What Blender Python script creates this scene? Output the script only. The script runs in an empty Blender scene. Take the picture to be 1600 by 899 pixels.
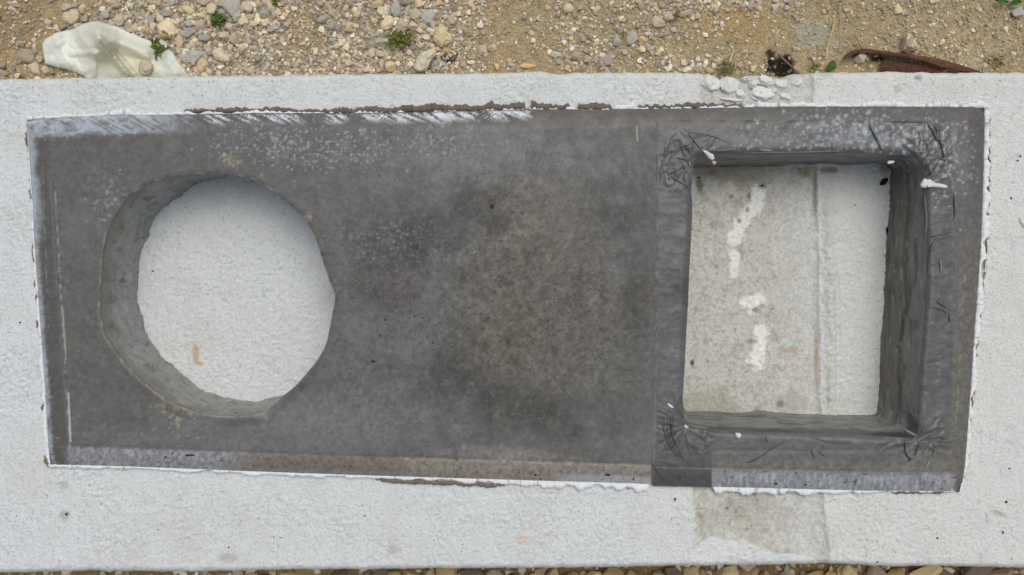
import bpy, bmesh, math, random
import numpy as np
from mathutils import Vector, Matrix

random.seed(7)
rng = np.random.default_rng(7)
SC = bpy.context.scene
COL = SC.collection

# ------------------------------------------------------------------ camera, sky, sun, exposure
T = 0.122            # thickness of the cast counter (its top is at z = T, the wall top at z = 0)
CZ = 1.372           # camera height above the wall top
GZ = -0.30           # ground below the wall top
D0 = CZ - T          # 1 photo pixel = 1 mm on the counter top
cam_d = bpy.data.cameras.new("camera")
cam = bpy.data.objects.new("camera", cam_d)
COL.objects.link(cam)
cam.location = (0, 0, CZ)
cam.rotation_euler = (0, 0, 0)
cam_d.sensor_width = 36
cam_d.lens = 36 * D0 / 1.6
cam_d.clip_start = 0.02
cam_d.clip_end = 500
SC.camera = cam

SUN_EL, SUN_AZ = math.radians(67), math.radians(20)      # from the top of the photo, a little to the right
world = bpy.data.worlds.new("World")
SC.world = world
world.use_nodes = True
wn, wl = world.node_tree.nodes, world.node_tree.links
bg = wn["Background"]
sky = wn.new("ShaderNodeTexSky")
sky.sky_type = 'NISHITA'
sky.sun_disc = False
sky.sun_elevation = SUN_EL
sky.sun_rotation = SUN_AZ
sky.air_density = 1.6
sky.dust_density = 6.0
sky.ozone_density = 1.0
hs = wn.new("ShaderNodeHueSaturation")
hs.inputs['Saturation'].default_value = 0.45
wl.new(sky.outputs[0], hs.inputs['Color'])
wl.new(hs.outputs[0], bg.inputs['Color'])
bg.inputs['Strength'].default_value = 0.108
sun_d = bpy.data.lights.new("sun", 'SUN')
sun_d.energy = 1.15
sun_d.angle = math.radians(48)
sun_d.color = (1.0, 0.96, 0.90)
sun = bpy.data.objects.new("sun", sun_d)
COL.objects.link(sun)
sd = Vector((math.sin(SUN_AZ) * math.cos(SUN_EL), math.cos(SUN_AZ) * math.cos(SUN_EL), math.sin(SUN_EL)))
sun.rotation_euler = sd.to_track_quat('Z', 'Y').to_euler()
sun.location = sd * 5
SC.view_settings.view_transform = 'Standard'
SC.view_settings.look = 'None'
SC.view_settings.exposure = -0.36
SC.view_settings.gamma = 1.0

# ------------------------------------------------------------------ helpers
def lin(c):
    c = np.asarray(c, float) / 255.0
    return np.where(c <= 0.04045, c / 12.92, ((c + 0.055) / 1.055) ** 2.4)
EXPO = 0.84          # what a white surface sends back; photo value / EXPO = base colour
def A(r, g, b):
    return lin((r, g, b)) / EXPO
def PX(u, v, z):     # photo pixel -> world x, y at height z
    k = (CZ - z) / D0 / 1000.0
    return (np.asarray(u) - 800) * k, (449.5 - np.asarray(v)) * k
def UV(x, y, z):
    k = (CZ - z) / D0 / 1000.0
    return x / k + 800, 449.5 - y / k

def _h(ix, iy, seed):
    n = (ix * 374761393 + iy * 668265263 + seed * 974634777) & 0xFFFFFFFF
    n = ((n ^ (n >> 13)) * 1274126177) & 0xFFFFFFFF
    n = ((n ^ (n >> 16)) * 2246822519) & 0xFFFFFFFF
    return (n ^ (n >> 15)) & 0xFFFF
_ANG = np.arange(256) * (2 * math.pi / 256)
_GX, _GY = np.cos(_ANG), np.sin(_ANG)
def noise(x, y, seed=0):
    x = np.asarray(x, float); y = np.asarray(y, float)
    ix = np.floor(x).astype(np.int64); iy = np.floor(y).astype(np.int64)
    fx = x - ix; fy = y - iy
    def g(a, b):
        k = _h(ix + a, iy + b, seed) & 255
        return _GX[k] * (fx - a) + _GY[k] * (fy - b)
    sx = fx * fx * fx * (fx * (fx * 6 - 15) + 10); sy = fy * fy * fy * (fy * (fy * 6 - 15) + 10)
    a = g(0, 0) * (1 - sx) + g(1, 0) * sx
    b = g(0, 1) * (1 - sx) + g(1, 1) * sx
    return (a * (1 - sy) + b * sy) * 1.5
def fbm(x, y, size, octv=4, seed=0, gain=0.5):
    s, a, t = 0.0, 1.0, 0.0
    f = 1.0 / size
    for o in range(octv):
        s = s + a * noise(x * f, y * f, seed + o * 17)
        t += a; a *= gain; f *= 2.03
    return s / t
def sst(a, b, x):
    t = np.clip((x - a) / (b - a), 0, 1)
    return t * t * (3 - 2 * t)
def mixc(col, c, m):
    m = np.clip(m, 0, 1)[..., None]
    return col * (1 - m) + np.asarray(c) * m

def seg_dist(U, V, pts):
    """distance of points to an open polyline"""
    best = np.full(U.shape, 1e9)
    for (a, b) in zip(pts[:-1], pts[1:]):
        dx, dy = b[0] - a[0], b[1] - a[1]
        L = dx * dx + dy * dy + 1e-9
        t = np.clip(((U - a[0]) * dx + (V - a[1]) * dy) / L, 0, 1)
        d = np.hypot(U - a[0] - t * dx, V - a[1] - t * dy)
        best = np.minimum(best, d)
    return best
def near_pts(U, V, loop):
    """distance to and nearest point on a closed polyline"""
    best = np.full(U.shape, 1e9); bx = U.copy(); by = V.copy()
    n = len(loop)
    for i in range(n):
        a, b = loop[i], loop[(i + 1) % n]
        dx, dy = b[0] - a[0], b[1] - a[1]
        L = dx * dx + dy * dy + 1e-9
        t = np.clip(((U - a[0]) * dx + (V - a[1]) * dy) / L, 0, 1)
        px, py = a[0] + t * dx, a[1] + t * dy
        d = np.hypot(U - px, V - py)
        m = d < best
        best = np.where(m, d, best); bx = np.where(m, px, bx); by = np.where(m, py, by)
    return best, bx, by
def inside(U, V, loop):
    r = np.zeros(U.shape, bool)
    n = len(loop)
    for i in range(n):
        (x1, y1), (x2, y2) = loop[i], loop[(i + 1) % n]
        c = (y1 > V) != (y2 > V)
        r ^= c & (U < (x2 - x1) * (V - y1) / (y2 - y1 + 1e-12) + x1)
    return r
def resample(loop, step, closed=True, smooth=2):
    p = np.array(loop, float)
    def walk(p):
        q = np.vstack([p, p[:1]]) if closed else p
        d = np.r_[0, np.cumsum(np.hypot(*np.diff(q, axis=0).T))]
        n = max(4, int(round(d[-1] / step)))
        s = np.linspace(0, d[-1], n, endpoint=not closed)
        return np.c_[np.interp(s, d, q[:, 0]), np.interp(s, d, q[:, 1])]
    p = walk(p)
    for _ in range(smooth):
        if closed:
            p = (np.roll(p, 1, 0) + 2 * p + np.roll(p, -1, 0)) / 4
        else:
            p[1:-1] = (p[:-2] + 2 * p[1:-1] + p[2:]) / 4
    return p
def blob(U, V, u, v, ru, rv, ang=0, wob=0.25, seed=1, soft=0.5):
    c, s = math.cos(math.radians(ang)), math.sin(math.radians(ang))
    a = ((U - u) * c + (V - v) * s) / ru
    b = (-(U - u) * s + (V - v) * c) / rv
    r = np.hypot(a, b) + wob * fbm(U, V, max(4, min(ru, rv)), 3, seed)
    return 1 - sst(1 - soft, 1 + soft * 0.3, r)
def stroke(U, V, pts, w, soft=1.5):
    return 1 - sst(w / 2 - soft / 2, w / 2 + soft / 2, seg_dist(U, V, pts))

def mesh_np(name, verts, faces, cols=None, smooth=True, alpha=None):
    """faces: list of int arrays (each N x 3 or N x 4)"""
    me = bpy.data.meshes.new(name)
    verts = np.asarray(verts, np.float32)
    fl = [np.asarray(f, np.int32) for f in (faces if isinstance(faces, list) else [faces]) if len(f)]
    me.vertices.add(len(verts)); me.vertices.foreach_set("co", verts.ravel())
    li = np.concatenate([f.ravel() for f in fl])
    tot = np.concatenate([np.full(len(f), f.shape[1], np.int32) for f in fl])
    st = np.r_[0, np.cumsum(tot)[:-1]].astype(np.int32)
    me.loops.add(len(li)); me.loops.foreach_set("vertex_index", li)
    me.polygons.add(len(tot)); me.polygons.foreach_set("loop_start", st)
    me.polygons.foreach_set("use_smooth", np.full(len(tot), smooth))
    me.update(calc_edges=True)
    if cols is not None:
        ca = me.color_attributes.new("tint", 'FLOAT_COLOR', 'POINT')
        rgba = np.ones((len(verts), 4), np.float32); rgba[:, :3] = np.clip(cols, 0.002, 0.95)
        if alpha is not None: rgba[:, 3] = alpha
        ca.data.foreach_set("color", rgba.ravel())
    me.validate()
    return me
def link(name, me, mat=None, parent=None, label=None, cat=None, group=None, kind=None, loc=None):
    o = bpy.data.objects.new(name, me)
    COL.objects.link(o)
    if mat is not None and me is not None and len(me.materials) == 0:
        me.materials.append(mat)
    if parent is not None: o.parent = parent
    if label: o["label"] = label
    if cat: o["category"] = cat
    if group: o["group"] = group
    if kind: o["kind"] = kind
    if loc is not None: o.location = loc
    return o

def material(name, rough=0.9, spec=0.3, attr="tint", color=None, objcol=False, nscale=300, namt=0.2,
             bscale=250, bstr=0.4, bdist=0.001, rough_var=0.1, speck=0.0, subs=0.0):
    m = bpy.data.materials.new(name); m.use_nodes = True
    n, l = m.node_tree.nodes, m.node_tree.links
    b = n["Principled BSDF"]
    b.inputs['Specular IOR Level'].default_value = spec
    tc = n.new("ShaderNodeTexCoord")
    geo = n.new("ShaderNodeNewGeometry")
    pos = geo.outputs['Position']
    if objcol:
        oi = n.new("ShaderNodeObjectInfo"); base = oi.outputs['Color']
    elif color is not None:
        rgb = n.new("ShaderNodeRGB"); rgb.outputs[0].default_value = (*color, 1); base = rgb.outputs[0]
    else:
        at = n.new("ShaderNodeAttribute"); at.attribute_name = attr; base = at.outputs['Color']
    nz = n.new("ShaderNodeTexNoise"); nz.inputs['Scale'].default_value = nscale; nz.inputs['Detail'].default_value = 5
    nz.inputs['Roughness'].default_value = 0.65
    l.new(pos, nz.inputs['Vector'])
    mr = n.new("ShaderNodeMapRange"); mr.inputs['From Min'].default_value = 0.25; mr.inputs['From Max'].default_value = 0.75
    mr.inputs['To Min'].default_value = 1 - namt; mr.inputs['To Max'].default_value = 1 + namt
    l.new(nz.outputs['Fac'], mr.inputs['Value'])
    mul = n.new("ShaderNodeVectorMath"); mul.operation = 'SCALE'
    l.new(base, mul.inputs[0]); l.new(mr.outputs[0], mul.inputs['Scale'])
    out = mul.outputs[0]
    if speck > 0:
        vo = n.new("ShaderNodeTexNoise"); vo.inputs['Scale'].default_value = nscale * 1.7; vo.inputs['Detail'].default_value = 2
        l.new(pos, vo.inputs['Vector'])
        m2 = n.new("ShaderNodeMapRange"); m2.inputs['From Min'].default_value = 0.62; m2.inputs['From Max'].default_value = 0.72
        m2.inputs['To Min'].default_value = 1.0; m2.inputs['To Max'].default_value = 1 - speck
        l.new(vo.outputs['Fac'], m2.inputs['Value'])
        mu2 = n.new("ShaderNodeVectorMath"); mu2.operation = 'SCALE'
        l.new(out, mu2.inputs[0]); l.new(m2.outputs[0], mu2.inputs['Scale']); out = mu2.outputs[0]
    l.new(out, b.inputs['Base Color'])
    n2 = n.new("ShaderNodeTexNoise"); n2.inputs['Scale'].default_value = bscale; n2.inputs['Detail'].default_value = 6
    n2.inputs['Roughness'].default_value = 0.68
    l.new(pos, n2.inputs['Vector'])
    bp = n.new("ShaderNodeBump"); bp.inputs['Strength'].default_value = bstr; bp.inputs['Distance'].default_value = bdist
    l.new(n2.outputs['Fac'], bp.inputs['Height']); l.new(bp.outputs[0], b.inputs['Normal'])
    n3 = n.new("ShaderNodeTexNoise"); n3.inputs['Scale'].default_value = 40; n3.inputs['Detail'].default_value = 4
    l.new(pos, n3.inputs['Vector'])
    m3 = n.new("ShaderNodeMapRange"); m3.inputs['From Min'].default_value = 0.3; m3.inputs['From Max'].default_value = 0.7
    m3.inputs['To Min'].default_value = max(0.05, rough - rough_var); m3.inputs['To Max'].default_value = min(1, rough + rough_var)
    l.new(n3.outputs['Fac'], m3.inputs['Value'])
    if not objcol and color is None:
        mm = n.new("ShaderNodeMath"); mm.operation = 'MULTIPLY'
        l.new(m3.outputs[0], mm.inputs[0]); l.new(at.outputs['Alpha'], mm.inputs[1]); l.new(mm.outputs[0], b.inputs['Roughness'])
    else: l.new(m3.outputs[0], b.inputs['Roughness'])
    if subs: b.inputs['Subsurface Weight'].default_value = subs; b.inputs['Subsurface Radius'].default_value = (0.004, 0.004, 0.003)
    return m

M_PLASTER = material("plaster", rough=0.92, spec=0.2, nscale=260, namt=0.09, bscale=260, bstr=1.0, bdist=0.0040, speck=0.16)
M_STRIP = material("bare_concrete", rough=0.93, spec=0.2, nscale=170, namt=0.22, bscale=170, bstr=0.9, bdist=0.0040, speck=0.34)
M_SLAB = material("dark_concrete", rough=0.50, spec=0.35, nscale=120, namt=0.25, bscale=190, bstr=0.35, bdist=0.0009, rough_var=0.14, speck=0.16)
M_HOLE = material("hole_concrete", rough=0.42, spec=0.45, nscale=260, namt=0.14, bscale=160, bstr=0.35, bdist=0.001)
M_FRINGE = material("lime_fringe", rough=0.9, spec=0.2, nscale=300, namt=0.06, bscale=300, bstr=0.5, bdist=0.001)
M_DIRT = material("dirt", rough=0.97, spec=0.15, nscale=200, namt=0.40, bscale=130, bstr=1.0, bdist=0.006)
M_GRAVEL = material("gravel_mix", rough=0.9, spec=0.2, nscale=500, namt=0.16, bscale=500, bstr=0.4, bdist=0.0008)
M_STONE = material("stone", rough=0.88, spec=0.22, objcol=True, nscale=150, namt=0.17, bscale=240, bstr=0.5, bdist=0.0012, speck=0.12)
M_FILM = material("film_crease", rough=0.36, spec=0.5, nscale=300, namt=0.12, bscale=200, bstr=0.2, bdist=0.0004)
M_BLACK = material("black_scrap", rough=0.8, spec=0.3, color=(0.012, 0.011, 0.010), nscale=600, namt=0.3)
M_PLASTIC = material("plastic_film", rough=0.34, spec=0.5, nscale=70, namt=0.05, bscale=90, bstr=0.25, bdist=0.001)
M_RUST = material("rusty_iron", rough=0.9, spec=0.25, nscale=160, namt=0.45, bscale=300, bstr=0.9, bdist=0.0015)
M_LEAF = material("leaf", rough=0.6, spec=0.3, nscale=120, namt=0.25, bscale=200, bstr=0.2)
M_STRAW = material("dry_stem", rough=0.85, spec=0.2, nscale=200, namt=0.15)

# ------------------------------------------------------------------ ground sheet
def ground_z(x, y):
    return GZ + 0.006 * fbm(x, y, 0.16, 4, 3) + 0.0022 * fbm(x, y, 0.02, 3, 5)
def stretch(lo, hi, step, far):
    a = np.arange(lo, hi + step, step)
    g = []
    s = step; p = a[-1]
    while p < far:
        s *= 1.35; p += s; g.append(p)
    left = [lo + hi - q for q in reversed(g)]
    return np.array(left + list(a) + g)
def dirt_colour(U, V):
    n1 = fbm(U, V, 60, 4, 21); n2 = fbm(U, V, 14, 4, 22); n3 = fbm(U, V, 5, 2, 23)
    c = np.broadcast_to(A(158, 140, 108), U.shape + (3,)).copy()
    c = mixc(c, A(152, 140, 113), sst(700, 860, U + 80 * n1) * 0.85)
    c = mixc(c, A(142, 126, 100), blob(U, V, 20, 20, 70, 60, 0, .5, 31))
    c = mixc(c, A(150, 140, 122), sst(90, 200, U) * (1 - sst(690, 780, U + 50 * n1)) * 0.7)
    c = mixc(c, A(152, 136, 104), blob(U, V, 480, 45, 45, 50, 0, .6, 32) * 0.9)
    c = mixc(c, A(160, 137, 100), blob(U, V, 1150, 40, 80, 35, 10, .5, 33) * 0.8)
    c = mixc(c, A(150, 148, 132), blob(U, V, 1270, 55, 34, 24, 10, .5, 34) * 0.9)
    c = mixc(c, A(150, 148, 132), blob(U, V, 1305, 70, 10, 9, 0, .5, 36) * 0.8)
    c = mixc(c, A(165, 156, 134), blob(U, V, 1512, 92, 22, 20, 30, .6, 35) * 0.8)
    c = mixc(c, A(164, 149, 118), blob(U, V, 1480, 60, 110, 40, 0, .6, 37) * 0.5)
    c = c * (1 + 0.34 * n2 + 0.26 * n3)[..., None]
    soot_shade = blob(U, V, 1218, 102, 26, 18, 20, 1.1, 38, .25) + blob(U, V, 700, 92, 26, 12, 0, .6, 39) * .95 + blob(U, V, 668, 108, 14, 9, 0, .5, 40) * .9
    soot_shade = soot_shade + blob(U, V, 1372, 92, 14, 6, 0, .3, 41) + blob(U, V, 30, 122, 20, 6, 0, .5, 44) * .5  # dark gap in the iron bar: shade painted onto the ground
    c = mixc(c, A(34, 28, 26), soot_shade * 0.93)
    return np.clip(c * 1.16, 0, .8)
gx = np.array(sorted(set(np.round(np.r_[np.arange(-2.2, -1.25, .014), np.arange(-1.25, 1.25, .005), np.arange(1.26, 2.2, .014)], 5)) | set(q for q in stretch(-2.2, 2.2, 0.014, 60) if abs(q) > 2.21)))
gy1 = np.r_[np.arange(0.33, 0.78, 0.005), np.arange(0.79, 2.2, 0.014)]
gy = np.r_[[q for q in stretch(-1.8, -0.80, 0.014, 60) if q < -.80], np.arange(-.80, -.44, .006)]
gyl = [q for q in gy if q < 0.30]
up = []; s, p = 0.014, gy1[-1]
while p < 60:
    s *= 1.35; p += s; up.append(p)
gy = np.array(sorted(set(list(np.round(gyl, 5)) + list(np.round(gy1, 5)) + up)))
GX, GY = np.meshgrid(gx, gy)
GU, GV = UV(GX, GY, GZ)
gz = ground_z(GX, GY)
pit = blob(GU, GV, 1218, 104, 22, 16, 0, .3, 38)
gz = gz - 0.03 * pit
nx, ny = len(gx), len(gy)
def grid_faces(nx, ny):
    i = np.arange((ny - 1) * nx).reshape(ny - 1, nx)[:, :-1].ravel()
    return np.c_[i, i + 1, i + nx + 1, i + nx]
gcol = dirt_colour(GU, GV)
gcol[GY < -0.2] = (A(140, 118, 84) * (1 + 0.3 * fbm(GX, GY, 0.03, 4, 8))[..., None])[GY < -0.2]
link("ground", mesh_np("ground", np.c_[GX.ravel(), GY.ravel(), gz.ravel()], grid_faces(nx, ny), gcol.reshape(-1, 3)),
     M_DIRT, kind="structure")

# fine gravel nobody could count: one mesh of small faceted chips
def ico():
    bm = bmesh.new(); bmesh.ops.create_icosphere(bm, subdivisions=1, radius=1)
    v = np.array([w.co[:] for w in bm.verts]); f = np.array([[q.index for q in p.verts] for p in bm.faces]); bm.free()
    return v, f
IV, IF = ico()
def chip_variants(n):
    out = []
    for k in range(n):
        v = IV * (0.75 + 0.5 * rng.random((len(IV), 1)))
        for _ in range(4):
            d = rng.normal(size=3); d /= np.linalg.norm(d); h = 0.38 + 0.3 * rng.random()
            e = v @ d; v = v - np.clip(e - h, 0, None)[:, None] * d
        out.append(v)
    return out
CHIP = chip_variants(14)
PAL = 1.42 * np.array([A(168, 158, 140), A(150, 146, 136), A(186, 174, 148), A(140, 130, 116), A(196, 184, 160), A(174, 150, 112), A(160, 150, 136), A(206, 198, 180), A(126, 120, 112)])
def gravel_density(U, V):
    d = 0.35 + 0.65 * sst(110, 200, U) * (1 - sst(700, 790, U))
    d = d + 0.3 * blob(U, V, 930, 70, 130, 60, 0, .4, 51) + 0.5 * blob(U, V, 1080, 8, 140, 16, 0, .4, 52) + 0.4 * blob(U, V, 1080, 104, 80, 14, 0, .4, 53)
    d = d - 0.4 * blob(U, V, 480, 45, 40, 40, 0, .5, 54) - 0.25 * blob(U, V, 1280, 60, 130, 40, 0, .4, 55) - 0.3 * blob(U, V, 810, 60, 40, 60, 0, .5, 56)
    return np.clip(d + 0.5 * fbm(U, V, 30, 3, 57), 0.16, 1)
def build_gravel(name, N, x0, x1, y0, y1, rmin, rmax, dens, label, power=2.2):
    x = rng.uniform(x0, x1, N); y = rng.uniform(y0, y1, N)
    u, v = UV(x, y, GZ)
    keep = rng.random(N) < dens(u, v)
    x, y, u, v = x[keep], y[keep], u[keep], v[keep]
    n = len(x)
    r = rmin + (rmax - rmin) * rng.random(n) ** power
    z = ground_z(x, y) + r * 0.32 - 0.03 * blob(u, v, 1218, 104, 22, 16, 0, .3, 38)
    sc = np.c_[r * rng.uniform(.8, 1.35, n), r * rng.uniform(.7, 1.0, n), r * rng.uniform(.55, .85, n)]
    an = rng.uniform(0, 6.283, n); ca, sa = np.cos(an), np.sin(an)
    ki = rng.integers(0, len(CHIP), n)
    base = np.stack(CHIP)[ki] * sc[:, None, :]
    X = base[..., 0] * ca[:, None] - base[..., 1] * sa[:, None] + x[:, None]
    Y = base[..., 0] * sa[:, None] + base[..., 1] * ca[:, None] + y[:, None]
    Z = base[..., 2] + z[:, None]
    verts = np.stack([X, Y, Z], -1).reshape(-1, 3)
    faces = (IF[None] + (np.arange(n) * len(IV))[:, None, None]).reshape(-1, 3)
    c = PAL[rng.integers(0, len(PAL), n)]; c = (c * .75 + .25 * c.mean(1, keepdims=True)) * rng.uniform(.55, 1.2, (n, 1))
    dc = dirt_colour(u, v)
    w = (0.25 + 0.55 * rng.random((n, 1)) + .2 * (u > 1130)[:, None]) * np.where(r < 0.003, 1.0, 0.45)[:, None]
    c = c * (1 - w) + dc * w * 1.08
    sp = rng.random(n) < 0.05
    c[sp] = np.clip(c[sp] * 1.6, 0, .75)
    soot_shade = (blob(u, v, 1218, 102, 24, 18, 20, .5, 38) > .6) & (rng.random(n) < .75)
    c[soot_shade] *= 0.25
    me = mesh_np(name, verts, faces, np.repeat(c, len(IV), 0), smooth=False)
    return link(name, me, M_GRAVEL, label=label, kind="stuff")
build_gravel("gravel", 80000, -1.25, 1.25, 0.40, 0.74, 0.0010, 0.0044, gravel_density,
             "fine grey and tan gravel scattered over the dirt behind the wall")
build_gravel("gravel", 16000, -1.25, 1.25, 0.40, 0.74, 0.0035, 0.0085, lambda u, v: np.clip(gravel_density(u, v) - .26, 0.015, 1) ** 1.2,
             "coarser grey and tan gravel chips between the stones behind the wall", 1.6)

# outline of the counter's rim in photo pixels
OT = [(40, 187), (90, 184), (150, 181), (300, 179), (400, 177), (550, 177), (700, 174), (830, 171), (960, 171), (1100, 169), (1250, 167), (1400, 167), (1539, 168)]
OB = [(78, 727), (200, 730), (400, 738), (600, 745), (800, 751), (1000, 757), (1018, 758), (1020, 760), (1110, 762), (1114, 762), (1200, 764), (1350, 768), (1500, 769)]
OL = [(187, 40), (220, 43), (320, 50), (400, 54), (450, 58), (600, 69), (700, 75), (727, 78)]
OR = [(168, 1539), (300, 1536), (400, 1532), (500, 1524), (620, 1516), (710, 1509), (735, 1507), (769, 1500)]
def interp(tab, s):
    a = np.array(tab, float); return np.interp(s, a[:, 0], a[:, 1])
def edges(U, V):
    n = 2.0
    top = interp(OT, U); bot = interp(OB, U)
    lef = np.interp(V, [q[0] for q in OL], [q[1] for q in OL]); rig = np.interp(V, [q[0] for q in OR], [q[1] for q in OR])
    return V - top, bot - V, U - lef, rig - U
WO = T - 0.016      # plaster level round the counter; inside the two openings the wall top is at z = 0

build_gravel("gravel", 24000, -1.6, 1.6, 0.74, 1.30, 0.0016, 0.0085, gravel_density, "sparser gravel on the dirt farther behind the wall", 2.0)

# ------------------------------------------------------------------ wall with plastered top
ETU = [-1500, 0, 100, 300, 560, 800, 845, 870, 900, 990, 1080, 1100, 1118, 1126, 1132, 1142, 1156, 1166, 1185, 1200, 1222, 1232, 1245, 1272, 1300, 1360, 1400, 1470, 1600, 3100]
ETV = [124, 123, 121, 118, 115, 113, 110, 115, 113, 112, 113, 115, 116, 124, 118, 118, 121, 117, 116, 117, 121, 117, 114, 113, 112, 112, 111, 113, 112, 110]
EBU = [-1500, 0, 130, 300, 450, 700, 900, 1000, 1200, 1290, 1400, 1470, 1600, 3100]
EBV = [898, 897, 894, 895, 892, 890, 889, 887, 884, 882, 887, 886, 889, 890]
ux = np.r_[np.arange(-1250, -60, 20.), np.arange(-60, 1660, 2.2), np.arange(1660, 2850, 20.)]
tv = np.linspace(0, 1, 355)
UU, TT = np.meshgrid(ux, tv)
edge_n = lambda u, s: 2.6 * fbm(u, u * 0 + 3.3, 26, 4, s, 0.62)
et = np.interp(ux, ETU, ETV) + edge_n(ux, 61)
eb = np.interp(ux, EBU, EBV) + edge_n(ux, 62) * 0.8
VV = et[None] + (eb - et)[None] * TT
# bare concrete strip with the mortar ridge at its right
uL = np.interp(VV, [100, 165, 640, 770, 900], [1098, 1092, 1060, 1086, 1082]) + 9 * fbm(VV, VV * 0, 50, 3, 63) + 5 * fbm(VV, VV * 0 + 9, 12, 3, 64)
uR = np.interp(VV, [100, 300, 480, 640, 780, 830, 860, 900], [1268, 1277, 1279, 1281, 1287, 1291, 1296, 1293]) + 3 * fbm(VV, VV * 0 + 5, 30, 3, 65)
m_strip = sst(-3, 3, UU - uL - 5 * fbm(UU, VV, 9, 3, 189, .65)) * (1 - sst(-2, 2, UU - uR))
white = inside(UU, VV, [(1072, 892), (1078, 862), (1095, 846), (1110, 838), (1130, 842), (1150, 845), (1160, 840), (1172, 848), (1195, 860), (1215, 866), (1240, 865), (1272, 870), (1284, 892)])
m_strip_c = m_strip * (1 - white)
fade = np.clip(.85 + .7 * fbm(UU, VV, 46, 4, 331, .6), .5, 1)
n_a = fbm(UU, VV, 15, 4, 71, 0.6); n_b = fbm(UU * 0.8 + VV * 0.6, (VV * 0.8 - UU * 0.6) * 0.6, 8, 3, 72, 0.7); n_c = fbm(UU, VV, 5, 2, 73); n_big = fbm(UU, VV, 90, 4, 74)
stip = np.abs(n_b) ** 0.7
calm = sst(1300, 1520, UU) * 0.55 + blob(UU, VV, 1340, 130, 60, 40, 0, .3, 75) * .3
pat = .22 + .78 * sst(-.3, .35, fbm(UU, VV, 110, 3, 196))
pat = np.where((VV > 200) & (VV < 720) & (UU > 150) & (UU < 1450), .95, pat)
z = (0.0018 * n_a * (1 - .5 * calm) + 0.0054 * (0.45 - stip) * (1 - calm) + 0.0024 * n_c * (1 - calm)) * pat + 0.002 * n_big
zs = 0.0011 * n_a + 0.0008 * fbm(UU, VV * 0.35, 7, 3, 76) + 0.0006 * n_c - 0.0035
z = z * (1 - m_strip_c) + zs * m_strip_c
z = z + 0.002 * white * (0.6 + n_a)
# ridge of mortar beside the strip inside the hole
rid = 1 - sst(0, 1, np.abs(UU - (uR + 18)) / (13 + 5 * fbm(VV, VV * 0, 16, 3, 77)))
z = z + 0.008 * rid * (.8 + .6 * n_a) * sst(250, 330, VV) * (1 - sst(650, 690, VV))
wav = uR + 29 + 5 * fbm(VV, VV * 0 + 2, 40, 3, 78)
z = z - 0.004 * (1 - sst(0, 4.2, np.abs(UU - wav))) * sst(400, 470, VV) * (1 - sst(650, 690, VV))
col = np.broadcast_to(A(219, 224, 226), UU.shape + (3,)).copy()
col = mixc(col, A(220, 225, 231), sst(200, -100, UU) * .7)
col = mixc(col, A(221, 224, 221), sst(950, 1100, UU) * 0.8)
col = mixc(col, A(212, 215, 214), sst(0.05, 0.5, fbm(UU, VV, 40, 4, 79)) * .55)
col = mixc(col, A(180, 183, 182), sst(0.28, 0.55, fbm(UU, VV, 8, 3, 80, .65)) * .6)
col = mixc(col, A(208, 209, 204), sst(0.0, 0.5, fbm(UU, VV, 130, 5, 197, .6)) * .5)
col = mixc(col, A(160, 160, 154), sst(0.40, 0.55, fbm(UU, VV, 4.5, 2, 198)) * .5)
col = mixc(col, A(222, 225, 226), sst(0.15, 0.5, fbm(UU, VV, 34, 4, 199, .6)) * .5)
# strip colours
sc_ = np.broadcast_to(A(194, 194, 188), UU.shape + (3,)).copy()
sc_ = mixc(sc_, A(184, 182, 174), sst(700, 780, VV) * .9)
sc_ = mixc(sc_, A(196, 198, 196), blob(UU, VV, 1262, 430, 22, 200, 0, .3, 81) * .8 + blob(UU, VV, 1255, 790, 22, 60, 0, .4, 82) * .6)
sc_ = mixc(sc_, A(198, 197, 188), sst(.05, .4, fbm(UU, VV * 0.6, 22, 4, 83)) * .8)
sc_ = mixc(sc_, A(158, 155, 145), sst(.05, .5, fbm(UU, VV, 30, 5, 84, .65)) * .8)
sc_ = mixc(sc_, A(206, 205, 198), sst(.2, .5, fbm(UU, VV * .5, 10, 4, 194, .65)) * .7)
sc_ = mixc(sc_, A(138, 132, 118), (1 - sst(0, .035, np.abs(fbm(UU, VV, 40, 4, 195)))) * .45)
sc_ = mixc(sc_, A(132, 127, 114), sst(.25, .5, fbm(UU, VV, 6, 3, 85)) * .6)
sc_ = mixc(sc_, A(150, 145, 125), blob(UU, VV, 1160, 268, 110, 22, 0, .4, 86) * .7)
sc_ = mixc(sc_, A(150, 146, 130), blob(UU, VV, 1110, 640, 60, 40, 0, .4, 87) * .5 + blob(UU, VV, 1235, 630, 30, 20, 0, .4, 88) * .7)
sc_ = mixc(sc_, A(196, 197, 194), sst(180, 160, VV) * .5)
sc_ = mixc(sc_, A(162, 157, 146), (1 - sst(0, 8, np.abs(UU - uR + 4))) * .7 * sst(-.4, .2, fbm(UU, VV, 18, 3, 188)))
sc_ = mixc(sc_, A(206, 208, 206), sst(1180, 1270, UU + 60 * fbm(UU, VV, 60, 3, 187)) * .45)
mf_ = (m_strip_c * np.where(VV > 720, fade, 1))[..., None]
col = col * (1 - mf_) + sc_ * mf_
col = mixc(col, A(222, 226, 226), white * .9)
col = mixc(col, A(214, 215, 208), rid * sst(250, 330, VV) * (1 - sst(650, 690, VV)) * .8)
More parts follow.
